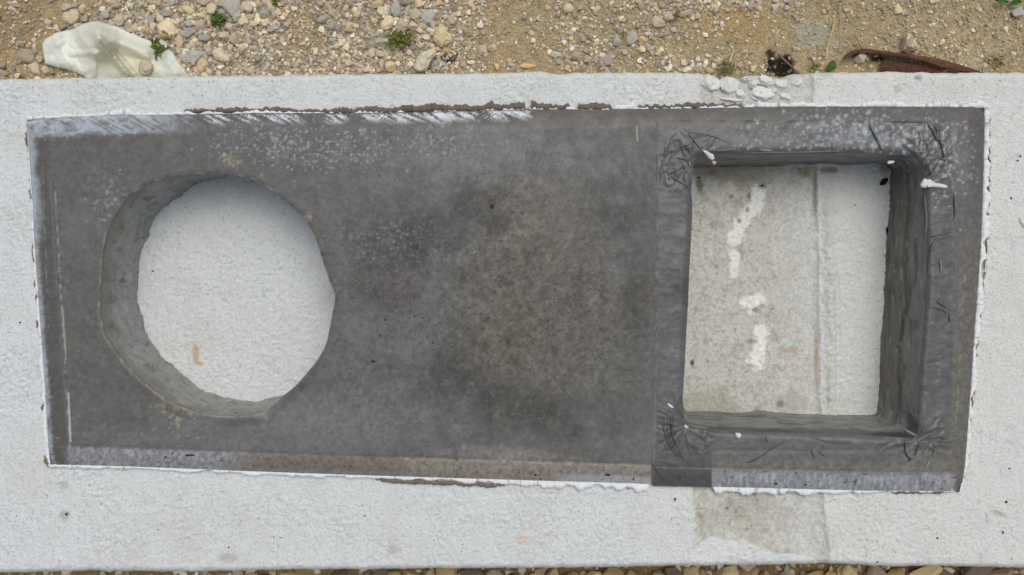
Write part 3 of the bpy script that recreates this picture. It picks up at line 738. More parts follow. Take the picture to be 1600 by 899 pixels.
# outer sides down to the wall
def ring_idx():
    a = np.arange(NU); b = np.arange(NV)
    return np.r_[a, (b[1:] * NU + NU - 1), (NV - 1) * NU + a[::-1][1:], (b[::-1][1:-1] * NU)]
ri = ring_idx()
tv_ = np.c_[xf, yf, zf][used]; tc_ = K[used]
side_v = []; side_c = []
for k, f in enumerate((0.25, .5, 1.0)):
    zz = zf[ri] * (1 - f) + (WO - 0.012) * f
    side_v.append(np.c_[xf[ri] * (1 - .004 * (k > 0)), yf[ri] * (1 - .006 * (k > 0)), zz]); side_c.append(np.broadcast_to(A(96, 93, 90), (len(ri), 3)))
n0 = len(tv_); nr = len(ri)
rings = [mp[ri]] + [n0 + k * nr + np.arange(nr) for k in range(3)]
sf = np.concatenate([np.c_[rings[k], rings[k + 1], np.roll(rings[k + 1], -1), np.roll(rings[k], -1)] for k in range(3)])
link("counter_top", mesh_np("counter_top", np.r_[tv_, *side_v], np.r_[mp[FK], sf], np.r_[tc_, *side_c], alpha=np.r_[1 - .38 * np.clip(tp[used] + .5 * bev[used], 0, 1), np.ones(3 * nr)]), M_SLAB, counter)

# ------------------------------------------------------------------ walls of the two openings
def hole_wall(name, top, bot, colour_fn, amp, label, flip, is_rect):
    n = 620
    def byang(loop, n):
        c = (top.min(0) + top.max(0)) / 2 if loop is top else (bot.min(0) + bot.max(0)) / 2
        q = np.vstack([loop, loop[:1]]); d = np.r_[0, np.cumsum(np.hypot(*np.diff(q, axis=0).T))]
        return q, d
    # pair points by angle about each loop's own centre
    def polar(loop):
        c = (loop.min(0) + loop.max(0)) / 2
        h = (loop.max(0) - loop.min(0)) / 2
        a = np.unwrap(np.arctan2((loop[:, 1] - c[1]) / h[1], (loop[:, 0] - c[0]) / h[0]))
        if a[-1] < a[0]: loop = loop[::-1]; a = np.unwrap(np.arctan2((loop[:, 1] - c[1]) / h[1], (loop[:, 0] - c[0]) / h[0]))
        return loop, a, c, h
    lt, at, ct, ht = polar(top); lb, ab, cb, hb = polar(bot)
    q = np.vstack([lt, lt[:1]]); d = np.r_[0, np.cumsum(np.hypot(*np.diff(q, axis=0).T))]
    s = np.linspace(0, d[-1], n, endpoint=False)
    tu = np.interp(s, d, q[:, 0]); tv2 = np.interp(s, d, q[:, 1])
    aa = np.arctan2((tv2 - ct[1]) / ht[1], (tu - ct[0]) / ht[0])
    a3 = np.r_[ab - 2 * math.pi, ab, ab + 2 * math.pi, ab + 4 * math.pi]
    bu = np.interp(aa, a3, np.tile(lb[:, 0], 4)); bv = np.interp(aa, a3, np.tile(lb[:, 1], 4))
    ztop = counter_z(tu, tv2, np.zeros(n) if not is_rect else None, np.zeros(n) if is_rect else None)
    xt, yt = PX(tu, tv2, ztop); xb, yb = PX(bu, bv, 0.0)
    rows = 40
    t = np.linspace(0, 1, rows)[:, None]
    X = xt * (1 - t) + xb * t; Y = yt * (1 - t) + yb * t; Z = ztop * (1 - t) + (-0.012) * t
    cx, cy = X.mean(), Y.mean()
    S = np.broadcast_to(s, X.shape); TT2 = np.broadcast_to(t, X.shape)
    dn = amp(S, TT2) * np.minimum(1, TT2 * 6)
    L = np.hypot(X - cx, Y - cy)
    X = X + (X - cx) / L * dn; Y = Y + (Y - cy) / L * dn
    c = colour_fn(S, TT2, np.broadcast_to(tu, X.shape), np.broadcast_to(tv2, X.shape))
    i = np.arange((rows - 1) * n).reshape(rows - 1, n); j = np.roll(i, -1, 1)
    f = np.c_[i.ravel(), j.ravel(), (j + n).ravel(), (i + n).ravel()]
    if flip: f = f[:, ::-1]
    return link(name, mesh_np(name, np.stack([X, Y, Z], -1).reshape(-1, 3), f, c.reshape(-1, 3)), M_HOLE, counter, label=label)
def c_round(S, t, u, v):
    c = np.broadcast_to(A(140, 141, 140), S.shape + (3,)).copy()
    w = fbm(S + 40 * fbm(S, t * 120, 60, 3, 171), t * 150 + 20 * fbm(S, t * 90, 30, 3, 170), 22, 5, 172, .6)
    c = mixc(c, A(78, 76, 72), sst(.04, .42, w) * .7)
    c = mixc(c, A(158, 159, 158), sst(-.08, -.4, w) * .6)
    c = mixc(c, A(116, 112, 102), (1 - sst(.08, .4, t + .3 * fbm(S, t * 90, 40, 3, 173))) * .75)
    c = mixc(c, A(70, 66, 60), (1 - sst(.9, 1.0, 1 - t + .9)) * .3 + sst(.93, 1, t) * .6)
    c = mixc(c, A(46, 42, 38), (1 - sst(.0, .05, t)) * .5)
    c = mixc(c, A(50, 48, 44), sst(.42, .55, fbm(S, t * 120, 6, 2, 174)) * .6)
    return c
hole_wall("round_hole_wall", LR, LRb, c_round, lambda s, t: .006 * fbm(s, t * 110, 46, 3, 175) + .0045 * (.3 - np.abs(fbm(s + t * 40, t * 110, 30, 3, 176))), "grey curved inner face of the round opening", True, False)
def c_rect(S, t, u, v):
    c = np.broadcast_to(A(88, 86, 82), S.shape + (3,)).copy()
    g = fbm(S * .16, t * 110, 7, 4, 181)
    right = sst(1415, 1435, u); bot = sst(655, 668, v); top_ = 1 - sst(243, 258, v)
    c = mixc(c, A(124, 125, 124), bot * .95)  # front face lighter, right one darker: fall of light put into colour
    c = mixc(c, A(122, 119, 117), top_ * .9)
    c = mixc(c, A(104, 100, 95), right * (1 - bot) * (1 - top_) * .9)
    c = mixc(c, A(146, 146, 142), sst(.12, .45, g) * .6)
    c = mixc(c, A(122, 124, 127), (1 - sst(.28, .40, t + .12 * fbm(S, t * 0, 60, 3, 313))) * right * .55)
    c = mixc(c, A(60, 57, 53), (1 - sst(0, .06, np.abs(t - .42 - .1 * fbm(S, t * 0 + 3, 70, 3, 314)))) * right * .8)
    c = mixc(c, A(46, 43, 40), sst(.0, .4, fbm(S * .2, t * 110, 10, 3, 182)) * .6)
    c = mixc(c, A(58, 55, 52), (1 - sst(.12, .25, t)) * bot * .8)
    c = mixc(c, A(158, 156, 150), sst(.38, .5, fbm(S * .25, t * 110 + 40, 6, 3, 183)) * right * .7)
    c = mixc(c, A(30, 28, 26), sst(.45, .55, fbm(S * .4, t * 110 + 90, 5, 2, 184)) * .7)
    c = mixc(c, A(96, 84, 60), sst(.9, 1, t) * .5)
    return c
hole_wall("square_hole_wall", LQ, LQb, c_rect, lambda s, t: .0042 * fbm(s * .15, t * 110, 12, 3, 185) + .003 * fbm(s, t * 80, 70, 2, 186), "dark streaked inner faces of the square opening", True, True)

# ------------------------------------------------------------------ ragged lime fringe and cement flash round the counter's rim
def rim(u_or_v, side):
    if side == 't': return np.c_[u_or_v, interp(OT, u_or_v)], (0, -1)
    if side == 'b': return np.c_[u_or_v, interp(OB, u_or_v)], (0, 1)
    if side == 'l': return np.c_[np.interp(u_or_v, [q[0] for q in OL], [q[1] for q in OL]), u_or_v], (-1, 0)
    return np.c_[np.interp(u_or_v, [q[0] for q in OR], [q[1] for q in OR]), u_or_v], (1, 0)
ZF = T - 0.010
def fringe(name, side, a0, a1, inner, width, colour, seed, label=None, zoff=0.0, thick=0.006, floor_w=1.0):
    """a ragged lip that sticks out from the rim; inner / width in photo pixels as functions of the position"""
    s = np.arange(a0, a1, 1.6)
    p, nrm = rim(s, side)
    w_in = inner(s); w = width(s) * (np.clip(.95 + 1.6 * fbm(s, s * 0 + seed * 2.3, 34, 4, seed + 7, .6), 0, 1.6) if name == 'lime_fringe' else np.clip(1.05 + .8 * fbm(s, s * 0 + seed * 2.3, 34, 4, seed + 7, .6), 0, 1.5))
    cur = []
    parts = []
    for i in range(len(s)):
        if w[i] > floor_w: cur.append(i)
        else:
            if len(cur) > 3: parts.append(cur)
            cur = []
    if len(cur) > 3: parts.append(cur)
    nrm = np.array(nrm, float)
    for run in parts:
        idx = np.array(run); m = len(idx)
        taper = np.minimum(1, np.minimum(np.arange(m) + .4, m - np.arange(m) - .6) / 2.5)
        a = p[idx] + nrm * (w_in[idx])[:, None]; b = a + nrm * (w[idx] * taper)[:, None]
        zz = ZF + zoff + 0.0012 * fbm(s[idx], s[idx] * 0 + seed, 9, 3, seed)
        rows = []
        zz = zz + .0014 * fbm(s[idx], s[idx] * 0 + seed * .7, 5, 3, seed + 3)
        for (q, z_, k) in ((a, zz + .0012, 0), (a * .35 + b * .65, zz + .0008 + .001 * fbm(s[idx], s[idx] * 0, 6, 2, seed + 5), 1), (b, zz - .0002, 2), (b - nrm * .3, zz - thick * .6, 3), (a, zz - thick, 4)):
            x, y = PX(q[:, 0], q[:, 1], z_); rows.append(np.c_[x, y, z_])
        vv = np.stack(rows)                                  # 5 x m x 3
        i = np.arange(m - 1)
        f = np.concatenate([np.c_[k * m + i, k * m + i + 1, (k + 1) * m + i + 1, (k + 1) * m + i] for k in range(4)] + [np.c_[4 * m + i, 4 * m + i + 1, i + 1, i]])
        caps = np.array([[0, m, 2 * m, 3 * m], [m - 1, 2 * m - 1, 3 * m - 1, 4 * m - 1]])
        cc = np.tile(colour(s[idx]), (5, 1))
        link(name, mesh_np(name, vv.reshape(-1, 3), [np.r_[f, caps]], cc), M_FRINGE, counter, label=label)
ragged = lambda s, sd, sz=9: fbm(s, s * 0 + sd * 3.1, sz, 4, sd, .6) + .7 * fbm(s, s * 0 + sd * 1.7, 5, 3, sd + 40, .7)
WHITE = lambda s: mixc(np.broadcast_to(A(214, 217, 221), (len(s), 3)) * (1 + .10 * ragged(s, 5))[:, None], A(150, 142, 130), sst(.25, .5, ragged(s, 8, 11)) * .8)
CREAM = lambda s: np.broadcast_to(A(214, 212, 202), (len(s), 3)) * (1 + .12 * ragged(s, 6))[:, None]
GREY = lambda s: np.broadcast_to(A(104, 97, 90), (len(s), 3)) * (1 + .35 * ragged(s, 7, 14))[:, None]
zero = lambda s: s * 0 - 1.0
W_t = lambda s: np.interp(s, [40, 300, 520, 760, 960, 962, 990, 992, 1100, 1180, 1540], [6, 6, 2, 2, 2, 9, 9, 2.5, 3, 7, 7]) + 3.4 * ragged(s, 201)
fringe("lime_fringe", 't', 42, 1547, zero, W_t, WHITE, 201, "bright white lime lip along the back rim")
flash_t = lambda s: np.interp(s, [40, 90, 280, 300, 560, 800, 955, 960, 992, 996, 1110, 1180, 1185, 1540], [-2, -1, 0, 4, 7, 10, 8, -3, -3, 6, 5, 1, -3, -3]) + 4.2 * ragged(s, 202, 22) - 9 * (np.abs(s - 826) < 5) - 9 * (np.abs(s - 897) < 4)
fringe("cement_flash", 't', 44, 1500, lambda s: np.maximum(W_t(s) - 2.2, -.8), flash_t, GREY, 202, "dark crumbly cement flash outside the white lip", zoff=-.001)
W_r = lambda s: np.interp(s, [165, 260, 330, 450, 600, 690, 740, 770], [8, 11, 12, 10, 7, 6, 5, 2]) + 4.2 * ragged(s, 203, 14)
fringe("lime_fringe", 'r', 163, 770, zero, W_r, WHITE, 203, "broad white lime lip along the right rim")
fringe("cement_flash", 'r', 170, 760, lambda s: W_r(s) - 1.6, lambda s: 1.8 + 3.2 * ragged(s, 204, 12), lambda s: np.broadcast_to(A(190, 184, 170), (len(s), 3)), 204, zoff=-.002)
W_l = lambda s: np.interp(s, [186, 240, 440, 560, 700, 728], [1.5, 2.5, 3.5, 6, 6, 5]) + 2.8 * ragged(s, 205, 12)
fringe("lime_fringe", 'l', 188, 728, zero, W_l, WHITE, 205, "thin white lime lip along the left rim")
fringe("cement_flash", 'l', 188, 735, lambda s: W_l(s) - 1.2, lambda s: .9 + 3.4 * ragged(s, 206, 14) + 4 * np.exp(-((s - 722) / 8) ** 2), lambda s: np.broadcast_to(A(128, 112, 92), (len(s), 3)), 206, zoff=-.002)
W_b = lambda s: np.interp(s, [70, 200, 560, 700, 840, 1015, 1017, 1113, 1115, 1250, 1330, 1380, 1500], [5, 4, 5, 5, 9, 9, -3, -3, 9, 8, 4, 1.8, 1.5]) + 2.2 * ragged(s, 207, 26)
fringe("lime_fringe", 'b', 74, 1503, zero, W_b, WHITE, 207, "white lime lip along the front rim, interrupted by a gap")
fringe("cement_flash", 'b', 560, 1500, lambda s: np.maximum(W_b(s) - 1.5, -.8),
       lambda s: np.interp(s, [560, 590, 620, 700, 770, 800, 1000, 1100, 1380, 1400, 1470, 1490], [-3, 2, 7, 7, 5, 0, .3, -4, -2, 3, 2.5, -3]) + 2.6 * ragged(s, 208, 16), lambda s: np.broadcast_to(A(112, 104, 96), (len(s), 3)) * (1 + .3 * ragged(s, 9, 14))[:, None], 208, zoff=-.002)

# ------------------------------------------------------------------ wrinkles moulded by the film around the square opening
def ridge(pts, w, h, c, name="film_wrinkle", mat=None, z_add=0.0, parent=counter):
    p = resample(pts, 2.5, False, 6) if len(pts) > 2 else resample(pts, 3, False, 0)
    n = len(p)
    if n < 3: return
    dq, _, _ = near_pts(p[:, 0], p[:, 1], LQ)
    ins = inside(p[:, 0], p[:, 1], LQ)
    z0 = counter_z(p[:, 0], p[:, 1], None, np.where(ins, 0, dq)) + z_add
    tg = np.gradient(p, axis=0); tg /= np.hypot(*tg.T)[:, None] + 1e-9
    nr_ = np.c_[-tg[:, 1], tg[:, 0]]
    s = np.linspace(0, 1, n); tap = np.clip(np.sin(np.pi * np.clip(s, .03, .97)) * 1.6, 0, 1)
    tap = tap * (1 + .35 * fbm(p[:, 0], p[:, 1], 12, 2, 211))
    rows = []
    for (o, hh) in ((-.5, -.0006), (-.18, h), (.18, h * .9), (.5, -.0006)):
        q = p + nr_ * (o * w * tap)[:, None]; zz = z0 + (hh * tap if hh > 0 else hh)
        x, y = PX(q[:, 0], q[:, 1], zz); rows.append(np.c_[x, y, zz])
    vv = np.stack(rows); i = np.arange(n - 1)
    f = np.concatenate([np.c_[k * n + i, k * n + i + 1, (k + 1) * n + i + 1, (k + 1) * n + i] for k in range(3)])
    cc = np.broadcast_to(A(*c), (4 * n, 3)) * (1 + .2 * fbm(np.tile(p[:, 0], 4), np.tile(p[:, 1], 4), 10, 2, 212))[:, None]
    return link(name, mesh_np(name, vv.reshape(-1, 3), f, cc), mat or M_FILM, parent)
g_, l_, d_ = (94, 96, 98), (138, 140, 143), (60, 59, 59)  # pale and dark tones paint crease glints and groove shadow into the colour
for (pts, w, h, c) in (
    ([(1060, 206), (1047, 218), (1040, 232), (1036, 245)], 3, .0014, g_), ([(1046, 217), (1038, 232)], 1.6, .0016, l_), ([(1062, 214), (1048, 225), (1040, 245), (1034, 262), (1030, 290)], 3.5, .0016, g_),
    ([(1078, 226), (1062, 228), (1052, 240), (1045, 255), (1042, 272)], 3.5, .0016, (104, 106, 110)), ([(1088, 232), (1070, 231), (1058, 236), (1050, 248)], 2.2, .0012, g_),
    ([(1074, 208), (1086, 222), (1096, 234)], 2.2, .001, (60, 59, 60)), ([(1072, 207), (1095, 208), (1118, 214), (1140, 224)], 2.2, .001, (120, 119, 114)), ([(1033, 245), (1035, 253)], 2.0, .0016, l_),
    ([(1039, 268), (1041, 282), (1045, 294)], 2.2, .002, l_), ([(1046, 272), (1056, 281), (1072, 288), (1078, 296)], 3.5, .0014, g_), ([(1064, 250), (1070, 262), (1075, 271)], 2.2, .0016, (140, 140, 140)),
    ([(1076, 252), (1079, 262)], 1.8, .0016, l_), ([(1055, 247), (1072, 249), (1080, 258)], 2, .001, d_), ([(1100, 222), (1112, 214)], 2, .001, g_), ([(1105, 234), (1128, 236), (1158, 231)], 2.2, .0012, (136, 136, 134)),
    ([(1185, 234), (1208, 236)], 4, .001, (170, 174, 176)), ([(1160, 239), (1260, 238), (1330, 236)], 2, .001, (130, 133, 136)), ([(1026, 290), (1027, 235)], 2, .0008, g_), ([(1070, 202), (1074, 201)], 3, .0012, l_),
    ([(1300, 220), (1302, 240)], 2, .001, (130, 136, 142)), ([(1356, 190), (1370, 215), (1380, 240)], 3.2, .0018, (136, 138, 138)), ([(1380, 190), (1440, 191), (1455, 192)], 1.8, .0008, (52, 48, 42)),
    ([(1448, 192), (1460, 205), (1467, 225)], 4, .002, (120, 112, 96)), ([(1455, 192), (1464, 202), (1469, 220), (1473, 238), (1477, 257)], 2.8, .001, d_), ([(1464, 205), (1468, 222)], 1.6, .0022, l_),
    ([(1476, 258), (1468, 262)], 3, .001, d_), ([(1460, 246), (1452, 258), (1440, 268)], 2.6, .0018, (70, 68, 66)), ([(1466, 252), (1458, 270), (1448, 274)], 2.6, .0018, (56, 52, 50)),
    ([(1492, 330), (1470, 337)], 2, .0014, (150, 144, 130)), ([(1490, 368), (1466, 372), (1456, 384), (1450, 430)], 4, .0022, (84, 88, 92)), ([(1489, 364), (1468, 367), (1450, 371)], 2, .0012, (56, 56, 58)),
    ([(1490, 300), (1492, 330), (1490, 345)], 2, .001, d_), ([(1444, 300), (1448, 340), (1446, 380)], 3, .0018, (100, 103, 106)), ([(1469, 404), (1471, 428)], 1.8, .0014, l_),
    ([(1450, 480), (1468, 482), (1484, 492)], 2.2, .0012, (66, 66, 66)), ([(1462, 470), (1484, 484)], 1.8, .0012, (58, 58, 58)), ([(1484, 490), (1483, 504)], 2, .001, d_),
    ([(1445, 566), (1462, 564), (1480, 556)], 2.6, .001, (56, 55, 55)), ([(1460, 572), (1470, 574)], 2, .001, (56, 55, 55)),
    ([(1040, 648), (1036, 662), (1041, 684), (1052, 704), (1063, 720)], 3.2, .0018, (66, 66, 68)), ([(1044, 656), (1045, 678), (1053, 698), (1067, 718)], 3.2, .0018, (88, 90, 92)), ([(1047, 648), (1049, 680), (1058, 702), (1069, 720)], 2.2, .0012, d_),
    ([(1052, 650), (1050, 680)], 2.2, .0012, (60, 60, 60)), ([(1064, 642), (1067, 655)], 2, .001, (58, 56, 54)), ([(1070, 668), (1058, 674), (1051, 682)], 2.2, .0012, d_), ([(1039, 655), (1040, 664)], 1.8, .0014, (160, 160, 156)),
    ([(1074, 664), (1088, 668), (1110, 670)], 3.5, .0016, (140, 140, 138)), ([(1110, 671), (1100, 688)], 2, .001, (64, 62, 62)), ([(1095, 706), (1108, 696)], 2, .001, (58, 56, 56)), ([(1080, 697), (1094, 703)], 1.8, .001, (58, 56, 56)),
    ([(1226, 690), (1205, 702), (1180, 720), (1156, 724)], 2.4, .0012, (50, 48, 48)), ([(1181, 718), (1176, 721)], 4, .0014, (46, 44, 44)), ([(1018, 722), (1028, 738), (1044, 754)], 3.2, .0014, (50, 47, 45)), ([(1027, 718), (1050, 724)], 2, .001, (120, 120, 118)),
    ([(1195, 680), (1200, 692)], 2, .001, (62, 60, 60)), ([(1260, 682), (1300, 692), (1335, 692)], 2.0, .001, (70, 70, 72)), ([(1267, 702), (1273, 716)], 2, .001, (64, 64, 66)), ([(1275, 702), (1292, 716)], 2, .001, (64, 64, 66)),
    ([(1413, 688), (1415, 710), (1420, 717), (1428, 719)], 2.4, .0012, d_), ([(1437, 690), (1434, 702), (1428, 714)], 2.6, .0012, d_), ([(1418, 721), (1424, 718)], 3, .001, d_), ([(1411, 670), (1424, 678), (1436, 683)], 3, .0018, (176, 174, 168)),
    ([(1438, 690), (1452, 691)], 2.6, .0016, (180, 172, 150)), ([(1442, 710), (1450, 702)], 2.6, .0014, (186, 188, 190)), ([(1452, 690), (1464, 696), (1456, 716)], 2, .0012, (150, 144, 128)), ([(1446, 732), (1454, 720)], 3, .001, (184, 188, 192)), ([(1440, 677), (1462, 671)], 2.6, .001, (52, 50, 50)), ([(1443, 684), (1470, 678)], 2, .001, (58, 56, 56)),
    ([(1465, 690), (1485, 692)], 2, .001, (60, 58, 56))):
    ridge(pts, w * 1.35, h * 1.9, tuple(.35 * np.array(c) + .65 * np.array((90, 92, 94))) if c not in (l_, d_) else c)

# ------------------------------------------------------------------ small loose things
ZW, ZC = 0.0, T
def px_obj(name, u, v, zb, w, h, ang, mesh, mat, hz=None, color=None, **kw):
    x, y = PX(u, v, zb)
    k = (CZ - zb) / D0 / 1000
    hz_ = hz if hz is not None else min(w, h) * k * .5
    o = link(name, mesh, mat, loc=(x, y, zb + hz_ * (.6 if mesh in ROCKS else .35)), **kw)
    o.scale = (w / 2 * k, h / 2 * k, hz_); o.rotation_euler[2] = math.radians(-ang)
    if color is not None: o.color = (*np.clip(color, .003, .9), 1)
    return o
ROCKS = [rock_mesh("stone", 3, 9, jitter=.3, hmin=.42, hmax=.8, seed=300 + i) for i in range(22)]
FLAKES = [rock_mesh("chip", 2, 6, jitter=.6, seed=340 + i) for i in range(8)]
px_obj("charcoal_lump", 1381, 285, 0.001, 17, 11, -45, FLAKES[0], M_BLACK, .004, label="black charcoal lump in the back right corner inside the square opening", cat="charcoal")
px_obj("charcoal_lump", 1386, 362, 0.001, 5, 16, 0, FLAKES[1], M_BLACK, .003, label="thin black scrap at the foot of the square opening's right side", cat="charcoal")
WC = A(206, 206, 202)
for i, (u, v, w, h, a, zb, lab) in enumerate((
    (1107, 245, 20, 9, 38, T - .002, "slanting white plaster chip on the square opening's back left corner"),
    (1456, 287, 40, 10, 6, T - .004, "longest white plaster chip beside the square opening's back right corner"),
    (1447, 281, 14, 14, 0, T - .003, "squat whitish chip touching the left end of the longest white chip"),
    (1392, 254, 14, 6, -10, T - .016, "small grey white flake on the back edge of the square opening"),
    (1047, 634, 14, 4, 35, T, "thin white sliver left of the square opening's front left corner"),
    (1072, 667, 8, 7, 0, T - .002, "tiny white triangular chip at the square opening's front left corner"),
    (1153, 680, 10, 9, 20, T, "white crumb on the front edge of the square opening"),
    (1598, 345, 12, 16, -40, WO + .001, "white flake lying on the plaster at the right end of the wall"))):
    px_obj("plaster_chip", u, v, zb, w, h, a, FLAKES[2 + i % 6], M_STONE, .003, WC, label=lab, cat="plaster chip", group="white plaster chips")
px_obj("pebble", 1116, 255, T - .003, 8, 7, 0, ROCKS[3], M_STONE, .004, A(196, 180, 140), label="tiny tan pebble at the lower end of the slanting white chip", cat="pebble")
# specks of dirt
spec = [(239, 424, 4, 3, 0), (31, 504, 4, 4, 0), (104, 804, 6, 4, 0), (158, 788, 3, 2, 0), (316, 150, 3, 3, 0), (357, 856, 3, 3, 0), (1577, 732, 5, 3, 0), (1572, 785, 5, 5, 0), (1567, 832, 3, 6, 0), (1465, 841, 5, 4, 0),
        (1371, 878, 4, 4, 0), (1594, 244, 4, 4, 0), (1590, 251, 5, 3, 0), (1580, 310, 3, 5, 0), (592, 240, 3, 3, 0), (570, 806, 4, 3, 0), (1136, 794, 3, 3, 0), (1055, 781, 4, 7, 0), (1336, 321, 4, 3, 0), (1258, 272, 3, 3, 0), (1250, 264, 3, 2, 0),
        (1092, 278, 6, 3, 0), (1190, 290, 6, 4, 0), (1225, 295, 3, 2, 0), (290, 324, 3, 2, 0), (280, 354, 3, 2, 0), (594, 524, 3, 8, 1), (583, 565, 12, 5, 1), (602, 500, 4, 5, 1), (660, 497, 4, 3, 1), (769, 323, 9, 9, 1), (648, 495, 4, 4, 1),
        (676, 536, 6, 4, 1), (836, 742, 7, 6, 1), (844, 748, 6, 5, 1), (296, 712, 18, 5, 1), (258, 714, 6, 4, 1), (345, 720, 8, 3, 1), (950, 741, 12, 6, 1), (990, 748, 4, 6, 1), (1212, 755, 8, 5, 1), (1320, 754, 7, 3, 1), (1259, 757, 5, 6, 1), (262, 573, 5, 4, 2), (366, 633, 5, 3, 2), (1210, 653, 8, 2, 2), (203, 471, 3, 3, 2)]
for i in range(520):      # grit and pores too small to name
    if i < 330: u, v, lv, q = rng.normal(820, 230), rng.normal(450, 130), 1, rng.uniform(1.0, 2.4)
    else: u, v, lv, q = rng.uniform(-60, 1660), (rng.uniform(772, 884) if rng.random() < .7 else rng.uniform(124, 158)), 0, rng.uniform(1.0, 2.6)
    if lv == 1 and (not (350 < u < 1060 and 190 < v < 740) or inside(np.array([u]), np.array([v]), LR)[0] or inside(np.array([u]), np.array([v]), LQ)[0]): continue
    spec.append((u, v, q, q * rng.uniform(.6, 1.2), lv))
NS = 46
vs, fs, cs = [], [], []
for i, (u, v, w, h, lv) in enumerate(spec):
    zb = 0.0012 + (WO if min(float(q) for q in edges(np.array([u * 1.]), np.array([v * 1.]))) < 0 else 0)
    if lv == 2: continue
    if lv == 1: zb = float(counter_z(np.array([u * 1.]), np.array([v * 1.]))[0])
    x, y = PX(u, v, zb); k = (CZ - zb) / D0 / 1000
    q = CHIP[i % len(CHIP)] * np.array([w / 2 * k, h / 2 * k, .0014 if lv == 0 else .0006]) + np.array([x, y, zb])
    fs.append(IF + len(vs) * len(IV)); vs.append(q); cs.append(np.broadcast_to((A(40, 36, 34) if i < NS or rng.random() < .4 else A(140, 138, 132)) if lv == 0 else (A(58, 54, 52) if i < NS or rng.random() < .55 else A(156, 150, 136)), (len(IV), 3)))
link("dirt_specks", mesh_np("dirt_specks", np.concatenate(vs), np.concatenate(fs), np.concatenate(cs)), M_GRAVEL, label="tiny dark specks of dirt dotted over the plaster and the counter", kind="stuff")

